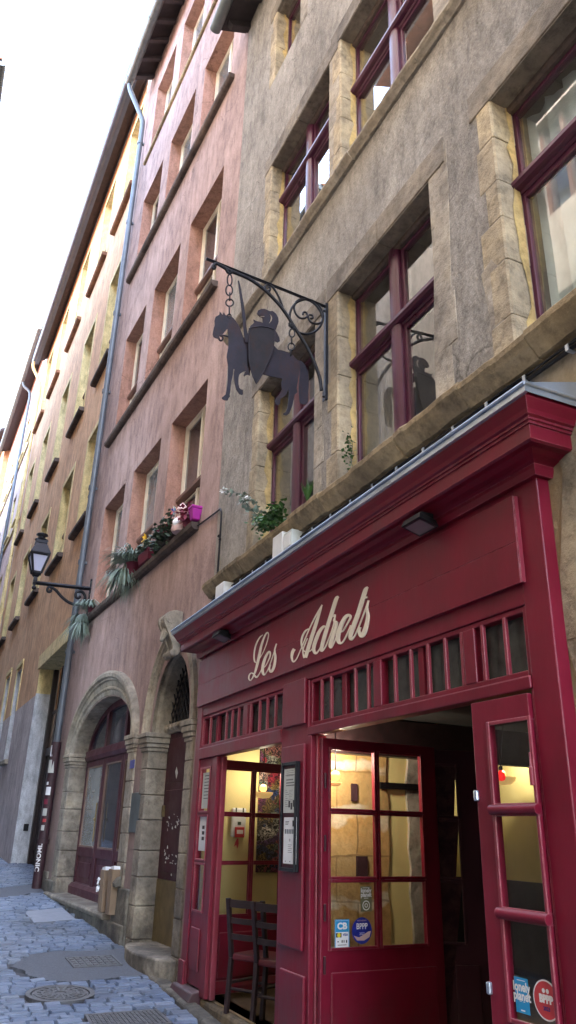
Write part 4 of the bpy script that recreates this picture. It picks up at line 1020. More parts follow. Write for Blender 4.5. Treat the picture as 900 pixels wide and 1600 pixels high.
# left door leaf folded inwards
L1 = Fr(3.115, 8.455, radians(-78))
def span(fr, u0, u1, v): return tuple(sorted((fr.px(u0, v)[0], fr.px(u1, v)[0])))
c1 = span(L1, 347, 392, 1300); gap = L1.px(399, 1300)[0] - L1.px(393, 1300)[0]
w1 = c1[1] - c1[0]; c2 = (c1[1] + .035, c1[1] + .035 + w1)
rowz = [L1.px(370, v)[1] for v in (1429, 1350, 1346, 1275, 1270, 1203)]
left_door = leaf(L1, 0, c2[1] + .09, .06, 2.33, [c1, c2], [(rowz[0], rowz[1]), (rowz[2], rowz[3]), (rowz[4], rowz[5])], 'door', shopfront, label='left glazed door folded back inside')
mb = M(L1); mb.sweep([(-.035, .06), (-.035, .12), (-.012, .17), (-.0005, .18), (-.0005, .06)], .02, c2[1] + .08); sp(mb, 'weather_board', par=left_door)
# right door leaf, open at a right angle, and the half hinged on its end
L2 = Fr(3.105, 5.985, radians(-87))
ca = span(L2, 515, 587, 1320); cb = span(L2, 593, 662, 1320); e2 = L2.px(686, 1320)[0]
rz = [L2.px(590, v)[1] for v in (1479, 1377, 1371, 1273, 1267, 1176)]
zb2, zt2 = .02, L2.px(590, 1160)[1]
right_door = leaf(L2, 0, e2, zb2, zt2, [ca, cb], [(rz[0], rz[1]), (rz[2], rz[3]), (rz[4], rz[5])], 'door', shopfront, label='right glazed door folded back inside with stickers on its lower pane')
p2 = L2.w(e2 + .01, .02, 0); L3 = Fr(p2.x, p2.y, radians(-113))
cc = span(L3, 683, 718, 1300); e3 = L3.px(752, 1300)[0]; rz3 = [L3.px(700, v)[1] for v in (1473, 1378, 1371, 1282, 1276, 1196)]
leaf(L3, 0, e3, zb2, zt2 - .02, [cc], [(rz3[0], rz3[1]), (rz3[2], rz3[3]), (rz3[4], rz3[5])], 'door', shopfront, mat='burg_dark', edge='burg_dark', label='second half of the right door, its shadow put into darker paint')  # shade on this half is painted in with a darker colour
# narrow leaf on the right edge, slightly ajar outwards
L4 = Fr(3.045, 3.375, radians(2)); e4 = L4.px(752, 1340)[0]
c4 = tuple(sorted((L4.px(842, 1280)[0], L4.px(775, 1280)[0])))
rz4 = [L4.px(810, v)[1] for v in (1596, 1438, 1422, 1273, 1257, 1125)]
rz4[0] = max(rz4[0] - .0, .3)
narrow = leaf(L4, .0, e4, -.02, 2.35, [c4], [(rz4[0], rz4[1]), (rz4[2], rz4[3]), (rz4[4], rz4[5])], 'door', shopfront, front=1, edge='burg_edge', label='narrow right door leaf with one column of panes')
mb = M(L4)
for z in ((rz4[1] + rz4[2]) / 2, (rz4[3] + rz4[4]) / 2): mb.tube([(c4[0] - .02, .016, z), (c4[1] + .02, .016, z)], .028, 10)
sp(mb, 'glazing_bar', par=narrow, bevel=0)
for z in (.62, 1.92): mb = M(L4); mb.tube([(.008, .014, z - .06), (.008, .014, z + .035)], .014, 8); mb.tube([(.008, .014, z + .03), (.008, .014, z + .11)], .006, 8); sp(mb, 'hinge', 'burg_edge', par=narrow, bevel=0)
for z in (.85, 1.82): mb = M(L4); mb.box(e4 - .018, e4 + .012, -.02, .02, z - .03, z + .03); sp(mb, 'latch', 'zinc', par=narrow)
for z in (1.02, 1.52, 2.0, .66): mb = M(L2); mb.tube([(.03, -.012, z - .06), (.03, -.012, z + .06)], .011, 8); sp(mb, 'hinge', 'burg_dark', par=right_door, bevel=0)
for z in (1.95, 1.0): mb = M(L1); mb.tube([(.03, -.012, z - .05), (.03, -.012, z + .05)], .010, 8); sp(mb, 'hinge', 'burg_edge', par=left_door, bevel=0)
mb = M(S); mb.sweep([(-.3, .0), (-.03, .0), (-.02, -.03), (-.02, -.25), (-.3, -.25)], 3.36, 9.08); sp(mb, 'door_sill', 'sill', bevel=.01)

# lettering: brush strokes as tapering ribbons on the board
def strokes_into(mb, strokes, ox, oy, k, n0):
    for si, st in enumerate(strokes):
        st = spline(st, 7); m = len(st); L_, R_ = [], []
        P2 = [(ox + x / k, oy + y / k) for x, y, w in st]
        for i in range(m):
            a = P2[max(i - 1, 0)]; b = P2[min(i + 1, m - 1)]
            dx, dy = b[0] - a[0], b[1] - a[1]; l = hypot(dx, dy) or 1
            # flat nib: widths are measured sideways
            h = st[i][2] / k * .5 * .86
            nx, ny = -dy / l * h, dx / l * h
            n = n0 + si * .0006 + .0025 * i / m
            for sg, out in ((1, L_), (-1, R_)):
                s, z = S.px(P2[i][0] + sg * nx, P2[i][1] + sg * ny, n); out.append((s, n, z))
        N = m; pts = L_ + R_; back = [(s, .0335, z) for s, n, z in pts]
        fs = [(i, i + 1, N + i + 1, N + i) for i in range(N - 1)]
        fs += [(i, i + 1, 2 * N + i + 1, 2 * N + i) for i in range(N - 1)] + [(N + i, N + i + 1, 3 * N + i + 1, 3 * N + i) for i in range(N - 1)]
        mb.add(pts + back, fs)
LES = [
 [(345, 245, 14), (300, 282, 22), (262, 335, 26), (220, 430, 28), (195, 540, 28), (188, 640, 28), (198, 710, 26), (222, 735, 14), (250, 715, 10), (300, 640, 12), (345, 560, 13), (390, 450, 14), (425, 340, 16), (442, 255, 18), (428, 205, 22), (395, 232, 28), (355, 320, 36), (312, 450, 44), (278, 610, 50), (246, 750, 48), (212, 880, 38), (182, 955, 26), (155, 1012, 20), (120, 1048, 18), (95, 1015, 18), (105, 950, 20), (145, 916, 20), (180, 940, 24), (208, 978, 34), (238, 990, 26), (280, 930, 13), (325, 840, 12)],
 [(325, 840, 12), (385, 800, 14), (435, 710, 16), (472, 610, 22), (462, 542, 30), (425, 572, 36), (378, 668, 48), (345, 780, 54), (336, 880, 48), (360, 948, 34), (402, 910, 14), (455, 800, 12), (500, 670, 12), (545, 530, 13), (582, 400, 18)],
 [(582, 400, 18), (555, 480, 22), (550, 540, 30), (562, 620, 40), (555, 720, 46), (530, 830, 50), (495, 888, 46), (468, 888, 36), (455, 835, 28), (470, 770, 26)]]
ADR = [
 [(95, 668, 36), (75, 705, 34), (68, 755, 24), (84, 797, 16), (118, 765, 11), (160, 670, 10), (205, 560, 11), (250, 455, 12), (310, 335, 15), (374, 225, 14)],
 [(374, 225, 10), (352, 290, 24), (315, 405, 36), (268, 550, 40), (232, 665, 40), (204, 755, 36)],
 [(240, 465, 12), (205, 488, 18), (176, 540, 20), (164, 600, 18), (175, 665, 14), (205, 698, 11), (250, 690, 11), (295, 640, 10)],
 [(226, 560, 9), (200, 620, 10), (178, 690, 10), (190, 760, 12)],
 [(412, 452, 13), (388, 443, 26), (345, 495, 36), (305, 590, 38), (286, 665, 34), (304, 712, 24), (340, 680, 11), (385, 590, 10)],
 [(540, 140, 16), (515, 165, 40), (478, 280, 42), (436, 410, 40), (398, 535, 40), (370, 640, 36), (366, 688, 24), (400, 655, 11), (445, 550, 10), (485, 430, 10), (497, 365, 14)],
 [(480, 345, 15), (500, 325, 15), (500, 350, 13), (490, 385, 18), (515, 402, 28), (508, 450, 32), (480, 540, 38), (455, 620, 38), (460, 652, 24), (492, 600, 11), (535, 500, 10)],
 [(535, 500, 10), (580, 488, 11), (628, 410, 15), (656, 350, 22), (638, 328, 30), (600, 355, 38), (556, 445, 44), (530, 540, 46), (540, 602, 34), (572, 604, 15), (612, 540, 11), (660, 430, 10)],
 [(832, 44, 14), (808, 75, 42), (778, 170, 46), (738, 300, 46), (690, 430, 46), (656, 530, 42), (664, 572, 26), (702, 530, 11), (752, 410, 10), (802, 280, 11), (838, 180, 14)],
 [(795, 158, 14), (828, 146, 16)],
 [(838, 180, 14), (820, 255, 22), (830, 335, 32), (815, 430, 42), (788, 512, 48), (762, 535, 40), (740, 490, 26), (748, 448, 28)]]
for nm, st, ox, oy, k in (('les', LES, 380, 970, 11.25), ('adrets', ADR, 445, 910, 6.4286)):
    mb = M(S); strokes_into(mb, st, ox, oy, k, .0365); mb.build('lettering', MT['letter'], sign_board)

# ------------------------------------------------------------------ things on the shopfront
def flood(u, v, label, n=.17):
    s, z = S.px(u, v, n); w = .115
    t = thing('flood_light', label, 'flood light', S.w(s, 0, z), 'flood lights above the sign board')
    mb = M(S)
    b = [(s - w, n - .085, z - .01), (s + w, n - .085, z - .01), (s + w, n + .075, z + .035), (s - w, n + .075, z + .035)]
    tp = [(s - w * .9, n - .075, z + .04), (s + w * .9, n - .075, z + .04), (s + w * .9, n + .06, z + .08), (s - w * .9, n + .06, z + .08)]
    mb.hexa(b, tp)
    for i in range(5): mb.box(s - w * .8 + i * .045, s - w * .8 + i * .045 + .008, n - .06, n + .04, z + .05, z + .092)
    mb.build('housing', MT['iron'], t, bevel=.006)
    mb = M(S); mb.quad((s - w * .8, n - .065, z - .0075), (s + w * .8, n - .065, z - .0075), (s + w * .8, n + .055, z + .0265), (s - w * .8, n + .055, z + .0265)); mb.build('lens', MT['paleglass'], t)
    mb = M(S); mb.tube([(s, .0, z + .06), (s, n - .05, z + .06)], .012, 6); mb.tube(spline([(s + .05, n, z + .07), (s + .06, n - .05, z + .15), (s + .04, .06, z + .13), (s + .03, .03, z + .05)], 5), .004, 5); mb.build('arm', MT['iron'], t)
flood(655, 826, 'small black flood light under the cornice toward the right end, above the blank board')
flood(345, 999, 'small black flood light under the cornice at the left end, above the first letters')
# menu case
sA = S.px(440, 1275, .06)[0]; sB = S.px(464, 1275, .06)[0]; zA = S.px(452, 1362, .06)[1]; zB = S.px(452, 1191, .06)[1]
t = thing('menu_case', 'dark framed menu case with two printed sheets on the burgundy pilaster', 'menu board', S.w((sA + sB) / 2, .03, zA))
mb = M(S); mb.box(sB, sA, .0345, .062, zA, zB); frame_ring(mb, sB, sA, zA, zB, .028, .0625, .078); mb.build('frame', MT['iron'], t, bevel=.004)
mb = M(S); mb.box(sB + .03, sA - .03, .0621, .0625, zA + .03, zB - .03); mb.build('backing', MT['burg_dark'], t)
def sheet(va, vb, mat, name, ua=443.5, ub=462):
    a = S.px(ua, (va + vb) / 2, .064)[0]; b = S.px(ub, (va + vb) / 2, .064)[0]; z1 = S.px(453, va, .064)[1]; z0 = S.px(453, vb, .064)[1]
    m = M(S); m.box(b, a, .0626, .0640, z0, z1); return m.build(name, MT[mat], t), a, b, z0, z1
o1, a, b, z0, z1 = sheet(1201, 1270, 'paper_grey', 'menu_sheet'); w = a - b; h = z1 - z0
mb = M(S)
def bar(x0, x1, y0, y1, n=.0642): mb.quad((a - w * x0, n, z0 + h * y0), (a - w * x1, n, z0 + h * y0), (a - w * x1, n, z0 + h * y1), (a - w * x0, n, z0 + h * y1))
for y in (.945, .90, .86, .83): bar(.2, .8, y, y + .008)
bar(.1, .9, .845, .853)
for k, y in enumerate((.73, .66, .60)):
    for i in range(7 + k): bar(.2 + i * .085, .26 + i * .085, y, y + .03)
for i in range(9): bar(.15, .15 + .1 * (1 + i % 3), .50 - i * .045, .508 - i * .045)
for i in range(8): bar(.45, .75 - .05 * (i % 3), .50 - i * .035, .506 - i * .035)
bar(.42, .56, .12, .27); bar(.60, .74, .07, .22); bar(.78, .93, .13, .28)
mb.build('print', MT['ink'], o1)
o2, a, b, z0, z1 = sheet(1277, 1350, 'paper', 'menu_sheet', 443, 463); w = a - b; h = z1 - z0
mb = M(S)
for i in range(3): bar(.12, .42 - .04 * i, .90 - i * .03, .912 - i * .03)
bar(.68, .84, .80, .93)
for i in range(3): bar(.44, .54, .52 - i * .02, .53 - i * .02)
for i in range(5): bar(.36, .66 - .08 * (i % 2), .40 - i * .04, .408 - i * .04)
for x in (.15, .5, .85): bar(x, x + .06, .04, .06)
mb.build('print', MT['ink'], o2)
mb = M(S)
for i in range(6): bar(.1 + i * .14, .2 + i * .14, .64, .74)
mb.build('print', MT['pipe'], o2)

# stickers ---------------------------------------------------------------
def fpoly(mb, fr, n, pts): mb.prism(pts, n - .0006, n)
def disc_pts(c, r, k=36, e=1.0): return [(c[0] + r * cos(2 * pi * i / k), c[1] + r * e * sin(2 * pi * i / k)) for i in range(k)]
def onleaf(fr, sign, s0, z0, n):             # text map: x runs to the viewer's right
    return lambda x, y: fr.w(s0 + sign * x, n, z0 + y)
NS = .0035                                   # stickers sit just off the glass, which is mid leaf
def leaf_n(front, k=0): return (.0225 - .0035 - .0008 * k) if front < 0 else (-.0225 + .0035 + .0008 * k)
def rect_sticker(name, label, fr, front, pxs, base):
    us = [p[0] for p in pxs]; n = leaf_n(front)
    s0, z1 = fr.px(pxs[0][0], pxs[0][1], n); s1, z0 = fr.px(pxs[1][0], pxs[1][1], n)
    mb = M(fr); sg = -1 if s1 < s0 else 1
    mb.prism(rect(min(s0, s1), max(s0, s1), z0, z1), n - .0004, n + .0004)
    root = mb.build(name, base, None, label, 'sticker', origin=fr.w((s0 + s1) / 2, n, z0))
    return root, (s0, s1, z0, z1, sg)
def part_quad(root, fr, n, s0, s1, z0, z1, f, name, mat):
    # f: list of (x0,x1,y0,y1) fractions, x from the viewer's left, y from the bottom
    mb = M(fr); w = s1 - s0; h = z1 - z0
    for x0, x1, y0, y1 in f: mb.quad((s0 + w * x0, n, z0 + h * y0), (s0 + w * x1, n, z0 + h * y0), (s0 + w * x1, n, z0 + h * y1), (s0 + w * x0, n, z0 + h * y1))
    return mb.build(name, mat, root)
def part_text(root, fr, n, s, z, sg, size, lines, mat, name='lettering', bold=.0, gap=1.0, xs=1.0):
    mb = M()
    for i, l in enumerate(lines):
        text_into(mb, l, (lambda x, y, i=i: fr.w(s + sg * x * xs, n, z - i * size * gap + y)), size, bold)
    return mb.build(name, mat, root)
# bank card sticker
r_, (s0, s1, z0, z1, sg) = rect_sticker('sticker', 'pale blue and white payment card sticker at the lower left of the right door pane', L2, -1, ((523, 1437), (546, 1480)), MT['white_ink'])
k1, k2 = leaf_n(-1, 1), leaf_n(-1, 2)
part_quad(r_, L2, k1, s0, s1, z0, z1, [(.0, .06, 0, 1), (.94, 1, 0, 1), (.06, .94, .96, 1)], 'border', MT['blue_ink'])
part_quad(r_, L2, k1, s0, s1, z0, z1, [(.07, .93, .55, .95)], 'panel', MT['blue_ink'])
part_text(r_, L2, k2, (s0 + s1) / 2, z0 + (z1 - z0) * .66, sg, .062, ['CB'], MT['white_ink'], bold=.003, xs=1.15)
part_quad(r_, L2, k1, s0, s1, z0, z1, [(.08, .46, .36, .52)], 'panel', MT['ink'])
mb = M(L2); c = (s0 + (s1 - s0) * .28, z0 + (z1 - z0) * .44); mb.face(disc_pts(c, abs(s1 - s0) * .12, 16), k2); mb.build('spot', MT['yellow_ink'], r_)
part_text(r_, L2, k1, s0 + (s1 - s0) * .72, z0 + (z1 - z0) * .41, sg, .024, ['VISA'], MT['navy'], bold=.0008)
part_quad(r_, L2, k1, s0, s1, z0, z1, [(.18, .27, .19, .23), (.46, .54, .17, .26), (.60, .66, .17, .26), (.76, .84, .16, .26), (.2, .8, .08, .10)], 'print', MT['ink'])
# round navy sticker
n = leaf_n(-1); c = L2.px(565.5, 1454, n); rad = abs(L2.px(581, 1454, n)[0] - L2.px(550, 1454, n)[0]) / 2
mb = M(L2); mb.prism(disc_pts(c, rad, 40, 1.0), n - .0004, n + .0004)
r_ = mb.build('sticker', MT['navy'], None, 'round glossy navy badge sticker with white lettering in the lower pane of the right door', 'sticker', origin=L2.w(c[0], n, c[1] - rad))
part_text(r_, L2, k1, c[0], c[1] + rad * .12, sg, rad * .62, ['BPPP'], MT['white_ink'], bold=.001, xs=.88)
part_text(r_, L2, k1, c[0], c[1] - rad * .32, sg, rad * .26, ['2022'], MT['white_ink'])
mb = M(L2); mb.prism([(c[0] + sg * rad * x, c[1] + rad * y) for x, y in ((-.85, -.35), (-.3, -.5), (.2, -.3), (.6, -.1), (.9, -.05), (.75, -.5), (.2, -.75), (-.5, -.72))], k1 - .0002, k1 + .0001); mb.build('pink_sweep', MT['rose'], r_)
part_text(r_, L2, k2, c[0], c[1] + rad * .70, sg, rad * .15, ['RESTAURANT'], MT['rose'])
# olive sticker
r_, (s0, s1, z0, z1, sg) = rect_sticker('sticker', 'olive green guidebook sticker near the top of the lower pane of the right door', L2, -1, ((563, 1385), (581, 1424)), MT['olive'])
part_text(r_, L2, k1, (s0 + s1) / 2, z0 + (z1 - z0) * .76, sg, .044, ['lonely', 'planet'], MT['white_ink'], bold=.0014, gap=.72, xs=.95)
mb = M(L2); c = ((s0 + s1) / 2, z0 + (z1 - z0) * .24); mb.prism(disc_pts(c, .036, 24), k1 - .0002, k1, [disc_pts(c, .029, 24)]); mb.prism(disc_pts(c, .016, 16), k1 - .0002, k1, [disc_pts(c, .010, 16)]); mb.build('emblem', MT['white_ink'], r_)
part_quad(r_, L2, k1, s0, s1, z0, z1, [(.2, .8, .93, .95), (.3, .7, .52, .54)], 'print', MT['white_ink'])
# blue sticker on the narrow leaf
r_, (s0, s1, z0, z1, sg) = rect_sticker('sticker', 'bright blue guidebook sticker at the bottom left of the narrow right door leaf', L4, 1, ((803, 1525), (829, 1587)), MT['blue_ink'])
q1, q2, q3 = leaf_n(1, 1), leaf_n(1, 2), leaf_n(1, 3)
part_text(r_, L4, q1, (s0 + s1) / 2, z0 + (z1 - z0) * .62, sg, .058, ['lonely', 'planet'], MT['white_ink'], bold=.002, gap=.70, xs=.88)
part_quad(r_, L4, q1, s0, s1, z0, z1, [(.2, .8, .91, .93), (.3, .45, .32, .335), (.55, .7, .32, .335), (.35, .65, .06, .10)], 'print', MT['white_ink'])
# red round sticker
n = leaf_n(1); c = L4.px(857, 1564, n); rad = abs(L4.px(875, 1564, n)[0] - L4.px(839, 1564, n)[0]) / 2 * 1.12
c = (c[0] + .015, c[1])
mb = M(L4); mb.prism(disc_pts(c, rad, 44), n - .0004, n + .0004)
r_ = mb.build('sticker', MT['white_ink'], None, 'round red badge sticker with white rim at the bottom right of the narrow leaf', 'sticker', origin=L4.w(c[0], n, c[1] - rad))
mb = M(L4); mb.prism(disc_pts(c, rad * .92, 44), q1 - .0002, q1); mb.build('red_field', MT['red_ink'], r_)
part_text(r_, L4, q2, c[0], c[1] - rad * .12, sg, rad * .52, ['BPPP'], MT['white_ink'], bold=.0035, xs=.95)
part_text(r_, L4, q2, c[0], c[1] - rad * .50, sg, rad * .26, ['2023'], MT['navy'], bold=.001)
mb = M(L4)
for x in (-.16, .14): mb.prism(disc_pts((c[0] + rad * x, c[1] + rad * .45), rad * .12, 16), q2 - .0002, q2)
mb.build('emblem', MT['white_ink'], r_)
# paper notices in the narrow side light
n = -.02 + .003
F0 = Fr(3.085, 0)
for (pa, pb, lab, mat) in (((318, 1208), (327.5, 1263), 'printed opening-hours notice high in the far left side light', 'paper_grey'), ((313, 1275), (322, 1330), 'white notice with bold black characters lower in the far left side light', 'paper')):
    s0, z1 = F0.px(*pa, n); s1, z0 = F0.px(*pb, n)
    mb = M(F0); mb.box(s1, s0, n - .0008, n + .0008, z0, z1); r_ = mb.build('notice', MT[mat], None, lab, 'notice', origin=F0.w((s0 + s1) / 2, n, z0))
    f = [(.2, .8, .9 - i * .09, .92 - i * .09) for i in range(8)] if mat == 'paper_grey' else [(.35, .65, .62 - i * .16, .72 - i * .16) for i in range(3)]
    part_quad(r_, F0, n + .0014, s0, s1, z0, z1, f, 'print', MT['ink'])

# ------------------------------------------------------------------ INSIDE THE RESTAURANT
XB, ZC = 7.4, 2.62
mb = M(); mb.quad((3.16, 3.0, .0), (XB, 3.0, .0), (XB, 9.25, .0), (3.16, 9.25, .0)); mb.build('floor', MT['floorwood'], kind='structure')
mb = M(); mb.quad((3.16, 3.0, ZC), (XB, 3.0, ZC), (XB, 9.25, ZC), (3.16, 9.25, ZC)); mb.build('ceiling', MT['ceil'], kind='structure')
mb = M(); mb.quad((XB, 3.0, 1.05), (XB, 9.25, 1.05), (XB, 9.25, ZC), (XB, 3.0, ZC)); mb.quad((3.16, 9.14, 0), (XB, 9.14, 0), (XB, 9.14, ZC), (3.16, 9.14, ZC)); mb.build('wall', MT['yellow_wall'], kind='structure')
mb = M(); mb.quad((XB, 3.0, 0), (XB, 9.25, 0), (XB, 9.25, 1.05), (XB, 3.0, 1.05)); mb.quad((3.16, 3.02, 0), (XB, 3.02, 0), (XB, 3.02, ZC), (3.16, 3.02, ZC)); mb.box(XB - .04, XB - .002, 3.1, 9.1, 1.0, 1.08); mb.box(5.3, XB - .05, 9.10, 9.137, 0, 1.08); mb.build('wainscot', MT['dark_wall'], kind='structure')
YP = 6.52
X = lambda u, v=1330: on_y(u, v, YP).x
pw = thing('inner_pier', 'bare golden stone pier standing just inside behind the glazed right door', 'pier', ((X(500) + X(690)) / 2, YP + .25, 0))
rp = random.Random(5)
def ragged(x, z0=0, z1=ZC, amp=.018): return [(x + rp.uniform(-amp, amp), z0 + (z1 - z0) * i / 14) for i in range(15)]
ea, eb, ec = ragged(X(607)), ragged(X(640)), [(X(692), 0), (X(692), ZC)]
mb = M(); mb.prism([(3.18, 0)] + ea + [(3.18, ZC)], YP, YP + .3, world_map=lambda s, n, z: Vector((s, n, z))); mb.build('stone_face', MT['oldstone'], pw)
mb = M(); mb.prism([(3.2, 0), (X(660), 0), (X(660), ZC), (3.2, ZC)], YP + .02, YP + .28, world_map=lambda s, n, z: Vector((s, n, z))); mb.build('plaster_strip', MT['yellow_wall'], pw)
mb = M(); mb.prism(eb + ec[::-1], YP - .01, YP + .3, world_map=lambda s, n, z: Vector((s, n, z))); mb.build('rough_stone', MT['greystone'], pw)
mb = M()
p = on_y(593, 1227, YP - .03); q = on_y(655, 1227, YP - .03); mb.box(p.x, q.x, YP - .05, YP - .011, p.z - .028, p.z + .028); mb.build('iron_strap', MT['iron'], pw)
mb = M(); 
for u, v, w, h in ((553, 1238, .03, .075), (565, 1354, .055, .085)):
    p = on_y(u, v, YP - .005); mb.box(p.x - w, p.x + w, YP - .02, YP - .001, p.z - h, p.z + h)
mb.build('wall_plate', MT['pipe_red'], pw)
# mural
ym = 9.13; p0_, p1_ = on_y(399, 1363, ym), on_y(400, 1100, ym)
mb = M(); mb.box(p0_.x, p0_.x + .85, ym - .02, ym, p0_.z, ZC - .02); mb.build('mural', MT['mural'], None, 'dark wall painting of tangled coloured doodles seen through the left opening', 'painting', origin=(p0_.x + 1, ym, p0_.z))
# call-point box on the yellow wall with a red ribbon
yk_ = 9.13
def wp(u, v): return on_y(u, v, yk_)
a, b = wp(361, 1262), wp(381.5, 1308)
t = thing('alarm_panel', 'white wall box with a red call point and dangling red ribbon on the yellow wall', 'alarm box', ((a.x + b.x) / 2, yk_, b.z))
mb = M(); mb.box(a.x, b.x, yk_ - .05, yk_, b.z, a.z); mb.build('case', MT['white'], t, bevel=.02)
c, d = wp(364.5, 1292), wp(378, 1308.5); mb = M(); mb.box(c.x, d.x, yk_ - .075, yk_ - .051, d.z, c.z); mb.build('call_point', MT['red_ink'], t, bevel=.006)
c, d = wp(366.5, 1296.5), wp(376, 1303); mb = M(); mb.box(c.x, d.x, yk_ - .078, yk_ - .0755, d.z, c.z); mb.build('window', MT['white_ink'], t)
mb = M(); c, d = wp(366, 1261.5), wp(368, 1275); mb.box(c.x, c.x + .015, yk_ - .055, yk_ - .0505, d.z, a.z); c2_ = wp(377, 1262); mb.box(c2_.x, c2_.x + .015, yk_ - .055, yk_ - .0505, d.z, a.z); c, d = wp(369, 1284), wp(374, 1289); mb.box(c.x, d.x, yk_ - .054, yk_ - .0505, d.z, c.z); mb.build('print', MT['leaf_dark'], t)
mb = M(); q = [wp(*p) for p in ((369, 1310), (371, 1310), (371.5, 1318), (369.5, 1326), (367.5, 1320), (364, 1323), (366, 1316))]
mb.add([(p.x, yk_ - .03, p.z) for p in q], [tuple(range(7))]); mb.build('ribbon', MT['red_ink'], t)
# ladder-back chairs
def chair(name, label, x, y, rot):
    t = thing(name, label, 'chair', (x, y, 0.0), 'dark wooden chairs inside the left opening')
    W_, Dp, hs, ht = .42, .40, .46, .98
    def lp(a, b, z): return Vector((x + a * cos(rot) - b * sin(rot), y + a * sin(rot) + b * cos(rot), z))
    def beam(n_, p, q, w, d, mat):
        mb = M(); ex = lp(1, 0, 0) - lp(0, 0, 0); ey = lp(0, 1, 0) - lp(0, 0, 0)
        mb.hexa([p + ex * (i * w) + ey * (j * d) for i, j in ((-.5, -.5), (.5, -.5), (.5, .5), (-.5, .5))], [q + ex * (i * w) + ey * (j * d) for i, j in ((-.5, -.5), (.5, -.5), (.5, .5), (-.5, .5))])
        return mb.build(n_, MT[mat], t, bevel=.006)
    for sx in (-1, 1):
        beam('leg', lp(sx * W_ / 2, -Dp / 2, .0), lp(sx * W_ / 2, -Dp / 2, hs), .04, .04, 'black_wood')
        beam('leg', lp(sx * W_ / 2, Dp / 2 + .04, .0), lp(sx * W_ / 2, Dp / 2, hs), .04, .045, 'black_wood')
        beam('back_post', lp(sx * W_ / 2, Dp / 2, hs), lp(sx * W_ / 2, Dp / 2 + .09, ht), .04, .045, 'black_wood')
    mb = M(); 
    for k in (.2,):
        a, b = lp(-W_ / 2, -Dp / 2, k), lp(W_ / 2, -Dp / 2, k); mb.tube([a, b], .015, 6, world=True); a, b = lp(-W_ / 2, Dp / 2, k), lp(W_ / 2, Dp / 2, k); mb.tube([a, b], .015, 6, world=True)
        for sx in (-1, 1): mb.tube([lp(sx * W_ / 2, -Dp / 2, k + .05), lp(sx * W_ / 2, Dp / 2, k + .05)], .015, 6, world=True)
    mb.build('stretcher', MT['black_wood'], t)
    mb = M(); mb.hexa([lp(a * (W_ / 2 + .02), b * (Dp / 2 + .01), hs - .02) for a, b in ((-1, -1), (1, -1), (1, 1), (-1, 1))], [lp(a * (W_ / 2 + .01), b * Dp / 2, hs + .035) for a, b in ((-1, -1), (1, -1), (1, 1), (-1, 1))]); mb.build('seat', MT['red_seat'], t, bevel=.015)
    for z, h in ((.62, .05), (.76, .05), (.90, .07)):
        f = (z - hs) / (ht - hs) * .09
        mb = M(); K = 8; pts = []
        for i in range(K + 1):
            s_ = -W_ / 2 + W_ * i / K; bow = .03 * (1 - (2 * i / K - 1) ** 2)
            for dz in (0, h):
                for dd in (-.008, .008): pts.append(lp(s_, Dp / 2 + f + bow + dd, z + dz))
        fs = []
        for i in range(K):
            b_ = 4 * i; fs += [(b_, b_ + 4, b_ + 5, b_ + 1), (b_ + 2, b_ + 3, b_ + 7, b_ + 6), (b_, b_ + 2, b_ + 6, b_ + 4), (b_ + 1, b_ + 5, b_ + 7, b_ + 3)]
        mb.add(pts, fs); mb.build('slat', MT['black_wood'], t)
pc = on_y(388, 1560, 7.75); chair('chair', 'dark wooden chair nearer the left door leaf, its back to the street', on_y(390, 1500, 7.85).x + .12, 7.85, radians(120))
chair('chair', 'second dark wooden chair, half hidden behind the menu pilaster', on_y(428, 1500, 7.5).x + .12, 7.45, radians(120))
# lamps
def point(name, loc, e, c, r=.06, par=None):
    l = D.lights.new(name, 'POINT'); l.energy = e; l.color = c; l.shadow_soft_size = r
    o = D.objects.new(name, l); COL.objects.link(o); o.location = loc
    if par: o.parent = par; o.location = Vector(loc) - wloc(par)
def bowl_lamp(c, r, label, e, cat='lamp'):
    t = thing('hanging_lamp', label, cat, c)
    mb = M(); mb.lathe(c, [(.004, -.45 * r), (r * .6, -.38 * r), (r * .92, -.1 * r), (r, .12 * r), (r * .96, .12 * r), (r * .88, -.08 * r), (r * .55, -.32 * r), (.004, -.38 * r)], 20); mb.build('bowl', MT['shade'], t)
    mb = M(); mb.ball((c[0], c[1], c[2] + .06), .045); mb.build('bulb', MT['bulb'], t)
    mb = M(); mb.tube([(c[0], c[1], c[2] + .1), (c[0], c[1], ZC)], .006, 5); mb.build('cord', MT['iron'], t)
    point('lamp_light', (c[0], c[1], c[2] + .22), e, (1, .88, .68), .05, t)
p = on_y(411, 1240, 8.75); bowl_lamp((p.x, p.y, p.z), .12, 'amber glass bowl lamp glowing in front of the dark mural', 17)
p = ray(786, 1217); p = CAM + p * (7.0 / p.x); bowl_lamp((p.x, p.y, p.z), .17, 'white bowl lamp glowing on the back wall behind the red pendant', 26)
p = on_y(524, 1224, 6.20); bowl_lamp((p.x, p.y, p.z), .055, 'small added amber lamp that brightens the golden stone pier', 46)  # added fill lamp where a pane only reflects one; brightens the pier
p = ray(783, 1212); p = CAM + p * (5.2 / p.x)
t = thing('red_pendant', 'small red glass pendant on thin wires seen through the top pane of the narrow leaf', 'pendant', (p.x, p.y, p.z))
mb = M(); mb.lathe(p, [(.005, -.05), (.035, -.04), (.045, -.01), (.035, .025), (.016, .04), (.016, .055)], 14); mb.build('glass', MT['redglass'], t)
mb = M(); mb.lathe(p, [(.02, .05), (.02, .085), (.006, .09)], 10); mb.tube([(p.x, p.y, p.z + .08), (p.x - .05, p.y + .05, ZC)], .003, 4); mb.tube([(p.x, p.y, p.z + .08), (p.x + .04, p.y - .04, ZC)], .003, 4); mb.build('cap', MT['iron'], t)
